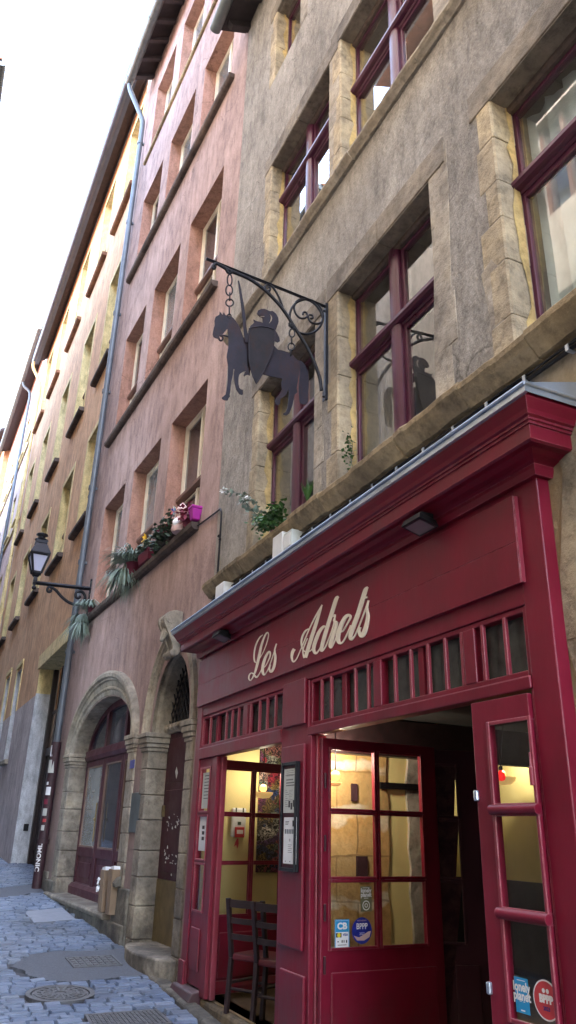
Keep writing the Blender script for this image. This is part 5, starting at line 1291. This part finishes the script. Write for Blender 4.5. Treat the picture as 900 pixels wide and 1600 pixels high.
# framed picture on the back wall
a = on_y(676, 1196, 9.1); b = on_y(703, 1248, 9.1)
t = thing('picture', 'framed picture hanging dimly on the yellow wall beyond the right doors', 'picture', ((a.x + b.x) / 2, 9.1, b.z))
mb = M(); mb.box(a.x, b.x, 9.10, 9.135, b.z, a.z); mb.build('frame', MT['black_wood'], t, bevel=.01)
mb = M(); mb.box(a.x + .08, b.x - .08, 9.096, 9.0995, b.z + .08, a.z - .08); mb.build('print', MT['dim'], t)
mb = M(); mb.box(3.2, XB - .01, 6.38, 6.50, 2.27, ZC - .01); mb.build('added_dark_beam', MT['black_wood'], None, 'added dark beam blacking out the void above the golden stone pier inside', 'beam', origin=(5, 6.44, 2.27), bevel=.01)  # added beam, put in to keep the void above the pier dark

# ------------------------------------------------------------------ WROUGHT BRACKET AND KNIGHT SIGN (both stand out from the wall)
YS = 6.04
def a3(x, y): return (300 + x / 3, 380 + y / 3)          # enlarged-view readings
def aC(x, y): return (320 + x / 6.67, 395 + y / 6.67)
def aD(x, y): return (400 + x / 6.4, 430 + y / 6.4)
def vb(p, y=YS): return on_y(p[0], p[1], y)
root = vb(a3(632, 300)); foot = vb(a3(607, 715)); tip = vb(a3(66, 72))
br = thing('sign_bracket', 'black wrought iron bracket with scrolls fixed between two windows', 'bracket', (3.16, YS, foot.z))
XW = 3.165
mb = M()
k = .017
mb.tube([tip, Vector((XW, YS, root.z))], .022, 4, world=True, smooth=False); mb.build('top_bar', MT['iron'], br)
mb = M(); mb.box(XW - .03, XW + .01, YS - .02, YS + .02, foot.z - .03, root.z + .04); mb.box(XW - .035, XW - .028, YS - .03, YS + .03, foot.z - .05, foot.z + .06); mb.ball((XW - .04, YS, foot.z), .014, 8); mb.ball((XW - .04, YS, root.z - .06), .014, 8); mb.build('wall_bar', MT['iron'], br)
mb = M()
low_ = [(100, 108), (112, 95), (135, 105), (175, 128), (225, 148), (270, 168), (310, 195), (345, 222), (385, 262), (425, 308), (465, 368), (500, 425), (535, 480), (562, 535), (585, 590), (600, 640), (606, 690)]
mb.tube([vb(a3(*p)) for p in spline(low_, 3)], .019, 6, world=True)
mb.tube([vb(a3(*p)) for p in spline([(100, 108), (96, 116), (104, 120), (108, 112)], 4)], .014, 6, world=True)
mb.tube([vb(a3(*p)) for p in spline([(425, 300), (408, 255), (390, 222), (372, 200), (352, 194), (342, 208), (350, 224), (364, 222), (366, 210), (358, 207)], 5)], .013, 6, world=True)
mb.build('brace', MT['iron'], br)
mb = M()
ring_ = [(535 + 78 * cos(radians(a)), 345 + 82 * sin(radians(a))) for a in range(0, 360, 12)]
mb.tube([vb(a3(*p), YS + .003) for p in ring_], .014, 6, closed=True, world=True)
for sg in (0, 1):
    base = [(488, 275), (478, 300), (486, 330), (505, 350), (528, 352), (540, 340), (535, 325), (522, 325), (520, 336)] if sg == 0 else [(612, 352), (606, 370), (585, 378), (560, 372), (545, 352), (548, 338), (562, 338), (566, 350), (556, 354)]
    mb.tube([vb(a3(*p)) for p in spline(base, 5)], .012, 6, world=True)
mb.tube([vb(a3(*p)) for p in spline([(488, 275), (510, 262), (540, 264), (575, 285), (600, 318), (612, 352)], 5)], .013, 6, world=True)
mb.build('scroll', MT['iron'], br)
mb = M(); mb.tube([vb(aC(*p)) for p in ((222, 175), (240, 205), (262, 215), (285, 200), (292, 185))], .016, 6, world=True); mb.tube([vb(aD(*p)) for p in ((335, 480), (335, 505), (352, 522), (380, 500))], .014, 6, world=True); mb.build('hook', MT['iron'], br)

ks = thing('knight_sign', 'flat dark steel mounted knight with shield and sword hanging from the bracket', 'sign', vb(aC(440, 1000)))
def slab_y(pts, y0, y1, name, mat, parent, holes=(), bevel=0):
    w = [vb(p) for p in pts]; hs = [[(vb(p).x, vb(p).z) for p in h] for h in holes]
    mb = M(); mb.prism([(p.x, p.z) for p in w], y0, y1, hs, world_map=lambda s, n, z: Vector((s, n, z))); return mb.build(name, MT[mat], parent, bevel=bevel)
horse = [aC(*p) for p in ((155, 612), (180, 645), (186, 648), (195, 620), (215, 652), (240, 656), (275, 662), (300, 685), (325, 715), (350, 755), (372, 800), (388, 845), (400, 880), (415, 890), (440, 830))] + [aD(*p) for p in ((40, 760), (120, 720), (172, 700), (195, 722), (218, 748), (255, 752), (300, 766), (335, 778), (365, 800), (395, 830), (425, 862), (440, 905), (434, 960), (424, 1020), (414, 1080), (406, 1130), (413, 1172), (385, 1195), (377, 1240), (362, 1300), (345, 1350), (330, 1385), (305, 1402), (275, 1396), (272, 1385), (296, 1370), (312, 1330), (320, 1290), (325, 1240), (331, 1190), (322, 1142), (312, 1165), (304, 1195), (280, 1215), (250, 1233), (240, 1255), (240, 1285), (220, 1300), (196, 1296), (188, 1268), (196, 1240), (215, 1210), (240, 1180), (258, 1150), (254, 1110), (256, 1070), (262, 1042), (240, 1030), (200, 1022), (150, 1014), (100, 1000), (60, 990))] + [aC(*p) for p in ((470, 1180), (470, 1280), (452, 1270), (430, 1275), (412, 1290), (405, 1275), (415, 1250), (428, 1232), (400, 1240), (375, 1255), (356, 1275), (350, 1310), (350, 1365), (358, 1405), (370, 1422), (396, 1430), (399, 1475), (388, 1482), (362, 1474), (345, 1450), (326, 1420), (312, 1370), (303, 1310), (302, 1250), (310, 1212), (298, 1208), (292, 1270), (284, 1310), (275, 1350), (268, 1400), (265, 1440), (258, 1480), (262, 1500), (248, 1515), (238, 1538), (205, 1537), (180, 1522), (178, 1508), (195, 1496), (216, 1476), (224, 1440), (232, 1390), (238, 1330), (240, 1260), (242, 1180), (234, 1130), (228, 1085), (233, 1045), (244, 990), (246, 930), (243, 860), (236, 792), (215, 815), (190, 845), (165, 862), (150, 872), (155, 892), (135, 894), (112, 890), (90, 876), (82, 845), (90, 800), (103, 750), (100, 705), (112, 668), (148, 648), (152, 640))]
slab_y(horse, YS - .004, YS + .004, 'horse', 'sheet', ks)
tail = [aD(*p) for p in ((418, 848), (450, 852), (476, 872), (498, 905), (518, 955), (528, 1020), (530, 1100), (524, 1180), (520, 1270), (500, 1288), (470, 1288), (440, 1272), (432, 1200), (430, 1120), (436, 1040), (444, 960), (440, 905), (428, 870))]
slab_y(tail, YS + .005, YS + .011, 'tail', 'sheet', ks)
rider = [a3(*p) for p in ((262, 412), (272, 390), (290, 374), (286, 360), (300, 368), (322, 372), (330, 376), (328, 352), (312, 345), (303, 332), (308, 318), (322, 311), (338, 310), (352, 316), (362, 321), (376, 320), (392, 333), (402, 352), (404, 372), (396, 396), (390, 412), (398, 426), (408, 446), (410, 462), (400, 468), (386, 460), (384, 440), (380, 490), (300, 500), (262, 460))]
slit = [a3(*p) for p in ((305, 336), (320, 343), (338, 343), (338, 347), (318, 347))]
cres = [a3(*p) for p in ((362, 330), (370, 340), (375, 352), (372, 366), (358, 380), (366, 364), (368, 352))]
slab_y(rider, YS - .012, YS - .005, 'rider', 'sheet', ks, [slit, cres])
shield = [a3(*p) for p in ((261, 408), (285, 402), (315, 398), (350, 404), (381, 414), (380, 450), (376, 490), (366, 528), (350, 568), (330, 608), (312, 640), (294, 668), (280, 636), (268, 600), (260, 555), (258, 500), (259, 450))]
slab_y(shield, YS - .034, YS - .028, 'shield', 'shield', ks, bevel=.002)
mb = M(); q = [vb(p) for p in shield]; mb.tube([Vector((p.x, YS - .036, p.z)) for p in q], .006, 5, closed=True, world=True); mb.build('shield_rim', MT['sheet'], ks)
sword = [a3(*p) for p in ((212, 182), (216, 180), (221, 196), (229, 236), (238, 284), (246, 340), (252, 396), (257, 426), (262, 470), (244, 470), (240, 438), (236, 392), (231, 340), (225, 286), (218, 234))]
slab_y(sword, YS - .022, YS - .016, 'sword', 'sheet', ks)
mb = M(); mb.tube([vb(aC(*p)) for p in spline([(243, 872), (215, 866), (185, 862), (168, 858), (160, 866)], 4)], .010, 6, world=True); rg = [(168 + 19 * cos(radians(a)), 890 + 25 * sin(radians(a))) for a in range(-100, 200, 20)]; mb.tube([vb(aC(*p)) for p in rg], .011, 6, world=True); mb.build('bridle', MT['sheet'], ks)
def chain(links, name):
    mb = M()
    for (cx, cy, rx, ry, turn) in links:
        c = vb((cx, cy)); e = vb((cx + rx, cy)) - c; f_ = vb((cx, cy + ry)) - c
        if turn: e = Vector((e.x * .3, e.length * .9, e.z))
        mb.tube([c + e * cos(2 * pi * i / 16) + f_ * sin(2 * pi * i / 16) for i in range(16)], .0085, 5, closed=True, world=True)
    mb.build(name, MT['iron'], ks)
chain([(358.8, 437.5, 3.6, 9, 0), (358, 453.5, 5.2, 8, 0), (359, 463.5, 2.4, 6.2, 1), (358.8, 473, 6, 5.6, 0), (358.2, 485, 1.2, 7, 1), (358.2, 494, 3, 3, 0)], 'chain')
chain([(456.3, 520.5, 4.4, 6.5, 0), (455.5, 531.5, 2, 6, 1), (455, 542, 5, 6, 0), (454, 551, 2.5, 5.5, 1)], 'chain')

# ------------------------------------------------------------------ STREET LANTERN
sL, zL = P.px(142, 921); PL = P.w(sL, 0, zL)
def vl(u, v):                                # the plane that stands out from the wall at the lantern
    r = ray(u, v); t = (PL - CAM).dot(P.d) / r.dot(P.d); return CAM + r * t
def b4(x, y): return (x / 4, 760 + y / 4)
ln = thing('street_lantern', 'black old-style street lantern with milky panes on a scrolled wall bracket', 'street lamp', PL)
mb = M(); mb.tube([vl(*b4(205, 600)), vl(*b4(570, 640))], .045, 4, world=True, smooth=False)
mb.tube([vl(*b4(*p)) for p in spline([(322, 634), (312, 628), (300, 632), (296, 648), (304, 660), (318, 656), (316, 644)], 4)], .03, 6, world=True)
mb.tube([vl(*b4(*p)) for p in spline([(318, 628), (350, 650), (385, 690), (425, 722), (470, 738), (515, 728), (532, 695), (520, 665), (495, 655), (474, 668), (474, 690), (490, 698), (502, 686)], 5)], .034, 6, world=True)
e_ = vl(*b4(566, 640)); mb.tube([e_ + Vector((0, 0, .22)), e_ - Vector((0, 0, .75))], .03, 6, world=True); mb.build('bracket', MT['iron'], ln)
cb = vl(*b4(207, 592)); ct = vl(*b4(235, 428)); hgt = ct.z - cb.z; wdt = (vl(*b4(303, 432)) - vl(*b4(166, 424))).length
ax = cb.x; ay = cb.y; cz = cb.z; rt_ = wdt * .5 / cos(pi / 4) * .80; rb_ = rt_ * .46; ang = pi / 4 + P.a
cyl = (ax + .04, ay, cz)
def lant(mb, prof, seg=4): mb.lathe(cyl, prof, seg, ang, smooth=False)
zb_, zt_ = hgt * .30, hgt * .98
mb = M()
for i in range(4):
    a = ang + i * pi / 2
    mb.tube([(cyl[0] + rb_ * cos(a), cyl[1] + rb_ * sin(a), cz + zb_), (cyl[0] + rt_ * cos(a), cyl[1] + rt_ * sin(a), cz + zt_)], .028, 5, world=True, smooth=False)
lant(mb, [(.03, -.1), (.06, .02), (.05, .1), (rb_ * .7, .12), (rb_ * .75, zb_ * .7), (rb_ * 1.08, zb_), (rb_ * 1.08, zb_ + .04), (.02, zb_ + .045)])
lant(mb, [(.02, zt_ - .04), (rt_ * 1.04, zt_ - .03), (rt_ * 1.14, zt_ + .02), (rt_ * 1.1, zt_ + .05), (rt_ * .62, zt_ + .26), (rt_ * .66, zt_ + .27), (rt_ * .6, zt_ + .36), (.01, zt_ + .37)])
mb.lathe(cyl, [(.15, zt_ + .36), (.09, zt_ + .40), (.06, zt_ + .44), (.13, zt_ + .47), (.12, zt_ + .50), (.01, zt_ + .54)], 12)
mb.ball((cyl[0], cyl[1], cz - .14), .05, 8); mb.build('lantern_frame', MT['iron'], ln)
for i in range(4):
    a, b = ang + i * pi / 2, ang + (i + 1) * pi / 2; k1_, k2_ = rb_ * .97, rt_ * .97
    mb = M(); mb.add([(cyl[0] + k1_ * cos(a), cyl[1] + k1_ * sin(a), cz + zb_ + .04), (cyl[0] + k1_ * cos(b), cyl[1] + k1_ * sin(b), cz + zb_ + .04), (cyl[0] + k2_ * cos(b), cyl[1] + k2_ * sin(b), cz + zt_ - .02), (cyl[0] + k2_ * cos(a), cyl[1] + k2_ * sin(a), cz + zt_ - .02)], [(0, 1, 2, 3)]); mb.build('pane', MT['frost'], ln)

# ------------------------------------------------------------------ WALL FITTINGS
def gbox(name, label, pa, pb, dep, mat, cat, fr=G, group=None, bevel=.008, n=0.0):
    s1, z1 = fr.px(*pa, n + dep); s0, z0 = fr.px(*pb, n + dep)
    mb = M(fr); mb.box(s0, s1, n + .001, n + dep, z0, z1)
    return mb.build(name, MT[mat], None, label, cat, group, bevel=bevel, origin=fr.w((s0 + s1) / 2, n, z0)), (s0, s1, z0, z1)
jb, q = gbox('junction_box', 'left and larger of the two pale plastic junction boxes side by side above the cornice', (426, 841), (440, 864), .16, 'white', 'junction box')
jb2, q2 = gbox('junction_box', 'right and smaller of the two pale junction boxes side by side above the cornice', (443, 835), (455, 855), .15, 'paper_grey', 'junction box')
mb = M(G); mb.box(q2[0] + .02, q2[1] - .02, .1505, .157, q2[2] + .03, q2[3] - .03); mb.build('cover', MT['white'], jb2, bevel=.004)
jb3, q3 = gbox('junction_box', 'small pale junction box at the left corner of the grey wall above the cornice tip', (337, 917), (348, 935), .16, 'white', 'junction box')
mb = M(G)
def cable_along(z, n, amp, s0, s1, r, seed):
    rr = random.Random(seed); return [(s0 + (s1 - s0) * i / 60, n + rr.uniform(-.004, .004), z + amp * sin(i * .7 + seed) * .5 + rr.uniform(-amp, amp) * .4) for i in range(61)], r
for z, n, amp, r, sd in ((4.335, .03, .008, .016, 1), (4.375, .025, .012, .009, 2), (4.355, .05, .01, .008, 5)):
    pts, r = cable_along(z, n, amp, 9.15, .5, r, sd); mb.tube(pts, r, 6)
cab = mb.build('cable', MT['iron'], None, 'bundle of black cables clipped under the stone sill course of the grey wall', 'cable', origin=G.w(5, 0, 4.3))
mb = M(G)
for i in range(22): s = 8.9 - i * .38; mb = M(G); mb.box(s - .012, s + .012, .0, .062, 4.315, 4.325); mb.box(s - .012, s + .012, .052, .062, 4.325, 4.36); mb.build('clip', MT['zinc'], cab)
mb = M(P)
pp = [P.px(*p, .03) for p in ((176, 905), (310, 820), (343, 795), (345, 800), (342, 850), (338, 905), (334, 935), (333, 960))]
pp[0] = P.px(306, 822, .03)
mb.tube([(s, .02, z) for s, z in pp], .013, 6)
for i in (2, 3, 4, 5): mb.tube([(pp[i][0] - .02, .02, pp[i][1] - .4), (pp[i][0] + .0, .02, pp[i][1] - .4)], .02, 6)
mb.build('cable', MT['iron'], None, 'thin dark cable dropping down the edge of the pink wall toward the cornice', 'cable', origin=P.w(.2, 0, 4.6))
gbox('number_plate', 'tiny blue enamel house number plate on the stone pier by the glazed arched door', (203.5, 1188), (208.5, 1200), .012, 'navy', 'number plate', P, n=.035)
o_, q = gbox('name_plaque', 'tall narrow grey metal plaque on the pink strip between the two arched doors', (206, 1239), (214.5, 1301), .02, 'zinc_dark', 'plaque', P, n=.001)
# cartons by the glazed door
def carton(u, v_t, v_b, wpx, label, n, tilt):
    s0, z0 = P.px(u, v_b, n + .12); z1 = P.px(u, v_t, n + .12)[1]; w = .21; z0 = .44
    t = thing('carton', label, 'carton', P.w(s0, n, z0), 'cartons left by the glazed door')
    sA, sB = s0 - w / 2, s0 + w / 2
    mb = M(P); mb.hexa([(sA, n - .14, z0), (sB, n - .14, z0), (sB, n + .14, z0), (sA, n + .14, z0)], [(sA + tilt, n - .15, z1), (sB + tilt, n - .15, z1), (sB + tilt, n + .15, z1), (sA + tilt, n + .15, z1)]); mb.build('box', MT['card'], t, bevel=.006)
    mb = M(P); mb.hexa([(sA + tilt + .01, n - .13, z1 + .001), (sB + tilt - .01, n - .13, z1 + .001), (sB + tilt - .01, n + .13, z1 + .001), (sA + tilt + .01, n + .13, z1 + .001)], [(sA + tilt + .02, n - .12, z1 + .03), (sB + tilt - .02, n - .12, z1 + .045), (sB + tilt - .02, n + .13, z1 + .03), (sA + tilt + .02, n + .13, z1 + .05)]); mb.build('paper_stack', MT['paper'], t)
    mb = M(P); mb.box(sA + .12, sA + .17, n + .141, n + .1435, z0 + .02, z1 - .02); mb.build('tape', MT['floorwood'], t)
carton(158, 1358, 1412, 10, 'left brown carton with white papers on top standing against the glazed door', .0, .01)
carton(170, 1357, 1416, 10, 'right brown carton with white papers on top, nearest the stone pier', .0, -.01)
mb = M(P); s, z = P.px(153, 1382, .16); rp = random.Random(9); K = 5
pts = [(s + (i / K - .5) * .13, .16 + rp.uniform(-.02, .02), z + (j / K - .5) * .17 + rp.uniform(-.02, .02)) for i in range(K + 1) for j in range(K + 1)]
mb.add(pts, [(i * 6 + j, i * 6 + j + 1, (i + 1) * 6 + j + 1, (i + 1) * 6 + j) for i in range(K) for j in range(K)]); mb.build('crumpled_paper', MT['paper'], None, 'crumpled white paper sticking out beside the left carton', 'paper', origin=P.w(s, .1, z))

# ------------------------------------------------------------------ PLANTS ON THE SILLS
def blades(mb, c, n, L, spread, droop, w, seed, fr, up=.6):
    rr = random.Random(seed)
    for _ in range(n):
        a = rr.uniform(0, 2 * pi); l = L * rr.uniform(.5, 1.1); sp_ = spread * rr.uniform(.3, 1)
        dx, dy = cos(a) * sp_, sin(a) * sp_; pts = []; K = 6
        for i in range(K + 1):
            t = i / K; ww = w * (1 - t) ** .7 + .001
            z = c[2] + l * (up * t - droop * t * t * rr.uniform(.9, 1.1)); s = c[0] + dx * t * l; nn = c[1] + max(dy, -.25) * t * l * .9 + .02
            px_, py_ = -sin(a), cos(a)
            pts += [(s - px_ * ww, nn - py_ * ww, z), (s + px_ * ww, nn + py_ * ww, z)]
        mb.add(pts, [(2 * i, 2 * i + 1, 2 * i + 3, 2 * i + 2) for i in range(K)], smooth=True)
def leaflets(mb, pts, size, per, seed, fr, spread=.03):
    rr = random.Random(seed)
    for p in pts:
        for _ in range(per):
            c = Vector((p[0] + rr.gauss(0, spread), p[1] + abs(rr.gauss(0, spread)), p[2] + rr.gauss(0, spread)))
            a = Vector((rr.uniform(-1, 1), rr.uniform(-1, 1), rr.uniform(-.7, .5))).normalized(); b = a.cross(Vector((rr.uniform(-1, 1), rr.uniform(-1, 1), 1))).normalized()
            l = size * rr.uniform(.6, 1.2); w = l * .34
            mb.add([tuple(c), tuple(c + a * l * .45 + b * w), tuple(c + a * l), tuple(c + a * l * .45 - b * w)], [(0, 1, 2, 3)])
def plant(name, label, cat, fr, u, v, n, group=None):
    s, z = fr.px(u, v, n); return thing(name, label, cat, fr.w(s, n, z), group), s, z
GRP = 'potted plants on the pink house sill'
t, s, z = plant('spider_plant', 'lowest grey-green spider plant trailing over the left end of the pink sill by the downpipe', 'plant', P, 156, 935, .12)
s = 6.75; z = 5.76
mb = M(P); blades(mb, (s - .05, .10, z + .12), 220, .62, 1.0, .8, .016, 4, P, .65); blades(mb, (s + .45, .14, z + .0), 160, .6, 1.0, .95, .016, 14, P, .45); blades(mb, (s + .25, .18, z - .22), 160, .55, 1.0, 1.1, .016, 24, P, .4); mb.build('foliage', MT['leaf_grey'], t)
mb = M(P); mb.lathe(P.w(s, .07, z), [(.07, 0), (.10, .16), (.11, .16), (.10, .17)], 14); mb.build('pot', MT['maroon_pot'], t)
t, s, z = plant('spider_plant', 'large pale spider plant spilling over the middle of the pink sill', 'plant', P, 205, 890, .12)
s = P.px(206, 893, .1)[0]; z = 5.76
mb = M(P); blades(mb, (s, .10, z + .22), 420, .85, 1.0, .8, .017, 5, P, .8); blades(mb, (s + .2, .16, z + .08), 260, .75, 1.0, 1.05, .016, 15, P, .5); mb.build('foliage', MT['leaf_grey'], t)
mb = M(P); mb.lathe(P.w(s, .07, z), [(.10, 0), (.14, .22), (.155, .22), (.14, .23)], 16); mb.build('pot', MT['maroon_pot'], t)
# maroon trough with yellow paper flower
s = P.px(228, 868, .1)[0]
t = thing('planter', 'maroon trough with a yellow windmill flower between the spider plant and the bushy plant', 'planter', P.w(s, .08, z))
mb = M(P); mb.hexa([(s - .26, .0, z), (s + .26, .0, z), (s + .26, .14, z), (s - .26, .14, z)], [(s - .3, -.02, z + .2), (s + .3, -.02, z + .2), (s + .3, .16, z + .2), (s - .3, .16, z + .2)]); mb.build('trough', MT['maroon_pot'], t, bevel=.01)
mb = M(P); leaflets(mb, [(s + (i / 7 - .5) * .5, .07, z + .25 + .05 * (i % 2)) for i in range(8)], .12, 9, 31, P, .05); mb.build('foliage', MT['leaf_dark'], t)
sf, zf = P.px(228, 845, .12); mb = M(P); mb.tube([(s, .1, z + .1), (sf, .12, zf)], .006, 5); mb.build('stem', MT['leaf_dark'], t)
def pinwheel(fr, c, r, mat, par, name='pinwheel_sails', k=8, mats=None):
    for i in range(k):
        mb = M(fr); a = 2 * pi * i / k; b = a + 2 * pi / k * .8
        mb.add([c, (c[0] + r * cos(a), c[1] + .03, c[2] + r * sin(a)), (c[0] + r * .8 * cos(b), c[1] + .0, c[2] + r * .8 * sin(b))], [(0, 1, 2)]); mb.build(name, (mats or [mat])[i % len(mats or [mat])], par)
pinwheel(P, (sf, .14, zf), .13, MT['flower_y'], t)
# bushy plant and dark red flowers
s = P.px(256, 845, .1)[0]
t = thing('potted_plant', 'bushy dark green plant with deep red flowers near the middle of the pink sill', 'plant', P.w(s, .08, z))
mb = M(P); leaflets(mb, [(s + .42 * cos(i * 2.4) * (i / 40) ** .5, .09, z + .22 + .22 * sin(i * 1.7) * (i / 40) ** .5) for i in range(40)], .10, 9, 33, P, .06); mb.build('foliage', MT['leaf_dark'], t)
mb = M(P); leaflets(mb, [(s - .1 - .03 * i, .13, z + .2 + .03 * (i % 3)) for i in range(5)], .06, 4, 34, P, .04); mb.build('flower', MT['flower_r'], t)
mb = M(P); mb.hexa([(s - .34, .0, z), (s + .34, .0, z), (s + .34, .13, z), (s - .34, .13, z)], [(s - .38, -.01, z + .15), (s + .38, -.01, z + .15), (s + .38, .15, z + .15), (s - .38, .15, z + .15)]); mb.build('trough', MT['black_wood'], t, bevel=.01)
# toy windmill and garden figure
s, zf = P.px(273, 801, .12)
t = thing('toy_windmill', 'small multicoloured toy windmill on a thin stick beside the right sill window', 'toy windmill', P.w(s, .1, z))
mb = M(P); mb.tube([(s, .11, z + .1), (s, .11, zf)], .006, 5); mb.build('stick', MT['white'], t)
pinwheel(P, (s, .13, zf), .11, None, t, mats=[MT['red_ink'], MT['navy'], MT['white_ink'], MT['blue_ink']])
s, _ = P.px(279, 822, .12)
t = thing('garden_figure', 'small pink and white garden figure sitting on the pink sill left of the magenta pot', 'figurine', P.w(s, .1, z))
mb = M(P); c = P.w(s, .08, z); mb.lathe(c, [(.13, .0), (.15, .06), (.13, .16), (.09, .24), (.05, .27)], 14); mb.build('body', MT['rose'], t)
mb = M(P); mb.ball((c.x, c.y, c.z + .33), .09, 12); mb.lathe((c.x, c.y, c.z), [(.10, .36), (.06, .44), (.005, .5)], 12); mb.build('head', MT['rose'], t)
mb = M(P); mb.ball((c.x - .08, c.y - .05, c.z + .13), .075, 10); mb.build('belly', MT['white_ink'], t)
s, _ = P.px(288, 815, .12)
t = thing('potted_plant', 'small dark red leafy plant tucked between the figure and the magenta pot', 'plant', P.w(s, .1, z))
mb = M(P); leaflets(mb, [(s + .1 * cos(i), .09, z + .18 + .07 * sin(i * 2)) for i in range(12)], .09, 7, 37, P, .05); mb.build('foliage', MT['flower_r'], t)
mb = M(P); mb.lathe(P.w(s, .07, z), [(.06, 0), (.085, .12), (.095, .12)], 12); mb.build('pot', MT['maroon_pot'], t)
s, _ = P.px(300, 806, .12)
t = thing('flower_pot', 'square magenta plastic pot at the right end of the pink sill', 'flower pot', P.w(s, .1, z))
def sqr(r, zz): return [(s - r, .07 - r, zz), (s + r, .07 - r, zz), (s + r, .07 + r, zz), (s - r, .07 + r, zz)]
mb = M(P); mb.hexa(sqr(.055, z), sqr(.082, z + .17)); mb.build('pot', MT['magenta'], t, bevel=.012)
mb = M(P); mb.hexa(sqr(.088, z + .171), sqr(.092, z + .215)); mb.build('rim', MT['magenta'], t, bevel=.012)
# greenery on the grey house sill
s, z = G.px(428, 822, .12); z = 4.63
t = thing('sill_plant', 'bright green leafy plant growing on the stone sill below the left plum window', 'plant', G.w(s, .08, z))
mb = M(G); leaflets(mb, [(s + .24 * (i / 50 - .5) * 2, .08 + .04 * (i % 3), z + .05 + .07 * abs(sin(i * 1.9))) for i in range(50)], .06, 12, 41, G, .05); mb.build('foliage', MT['leaf'], t)
t = thing('jasmine', 'thin trailing jasmine sprig with small white flowers at the left of the sill plant', 'climber', G.w(s + .7, .05, z))
path = [G.px(*p, .10) for p in ((408, 820), (404, 800), (398, 785), (388, 778), (376, 772), (362, 769), (350, 768))]
pa = spline([(a, .09, b) for a, b in path], 5)
mb = M(G); mb.tube(pa, .005, 5); p2_ = spline([(a, .11, b) for a, b in (G.px(410, 815, .1), G.px(398, 800, .1), G.px(384, 783, .1))], 5); mb.tube(p2_, .005, 5); mb.build('stem', MT['leaf_dark'], t)
mb = M(G); leaflets(mb, pa[::1], .07, 2, 43, G, .02); leaflets(mb, p2_, .08, 5, 44, G, .03); mb.build('foliage', MT['leaf_grey'], t)
mb = M(G)
for u, v in ((350, 767), (353, 769), (384, 780), (388, 777), (381, 784)):
    a, b = G.px(u, v, .12); leaflets(mb, [(a, .12, b)], .055, 8, int(u), G, .012)
mb.build('flower', MT['flower_w'], t)
s, _ = G.px(480, 786, .1)
t = thing('sill_weed', 'tuft of grassy weed on the sill at the right foot of the left plum window', 'weed', G.w(s, .08, z))
mb = M(G); blades(mb, (s, .08, z), 70, .30, .35, .25, .007, 51, G, .9); mb.build('foliage', MT['leaf'], t)
s, _ = G.px(548, 735, .08)
t = thing('sill_weed', 'thin leafy weed on the golden jamb between the two lower plum windows', 'weed', G.w(s, .06, z))
mb = M(G); st_ = spline([(s, .05, z), (s + .03, .06, z + .14), (s - .02, .07, z + .25), (s + .05, .06, z + .38)], 5); mb.tube(st_, .004, 4); mb.build('stem', MT['leaf_dark'], t)
mb = M(G); leaflets(mb, st_, .045, 4, 52, G, .03); mb.build('foliage', MT['leaf'], t)

# ------------------------------------------------------------------ LIGHT, SKY, CAMERA
SUN_EL, SUN_AZ = radians(56), radians(112)       # azimuth measured from +Y towards +X: the sun stands behind the houses
sd = Vector((sin(SUN_AZ) * cos(SUN_EL), cos(SUN_AZ) * cos(SUN_EL), sin(SUN_EL)))
l = D.lights.new('sun', 'SUN'); l.energy = 5.0; l.angle = radians(.5); l.color = (1, .93, .82)
so = D.objects.new('sun', l); COL.objects.link(so); so.rotation_euler = (-sd).to_track_quat('-Z', 'Y').to_euler(); so.location = (20, -8, 40)
wd = D.worlds.new('World'); SC.world = wd; wd.use_nodes = True
nt = wd.node_tree; bg = nt.nodes['Background']
sky = nt.nodes.new('ShaderNodeTexSky'); sky.sky_type = 'NISHITA'; sky.sun_disc = False
sky.sun_elevation = SUN_EL; sky.sun_rotation = SUN_AZ; sky.air_density = 1.0; sky.dust_density = 2.5; sky.ozone_density = 1.0; sky.altitude = 200
hs = nt.nodes.new('ShaderNodeHueSaturation'); hs.inputs['Saturation'].default_value = .95      # thin bright haze
tn = nt.nodes.new('ShaderNodeMix'); tn.data_type = 'RGBA'; tn.blend_type = 'MULTIPLY'; tn.inputs[0].default_value = 1; tn.inputs[7].default_value = (1.10, 1.0, .90, 1)
nt.links.new(sky.outputs[0], hs.inputs['Color']); nt.links.new(hs.outputs[0], tn.inputs[6]); nt.links.new(tn.outputs[2], bg.inputs[0]); bg.inputs[1].default_value = 3.95
cam = D.cameras.new('camera'); co = D.objects.new('camera', cam); COL.objects.link(co); SC.camera = co
cam.sensor_fit = 'VERTICAL'; cam.sensor_height = 36.0; cam.sensor_width = 36.0 * 9 / 16; cam.lens = 36.0 * F / 1600
cam.clip_start = .05; cam.clip_end = 2000
mtx = Matrix((RT, UP, -FW)).transposed().to_4x4(); mtx.translation = CAM; co.matrix_world = mtx
SC.view_settings.view_transform = 'Standard'; SC.view_settings.look = 'None'; SC.view_settings.exposure = 0; SC.view_settings.gamma = 1
SC.cycles.max_bounces = 10; SC.cycles.diffuse_bounces = 3; SC.cycles.transparent_max_bounces = 16
SC.cycles.use_denoising = True
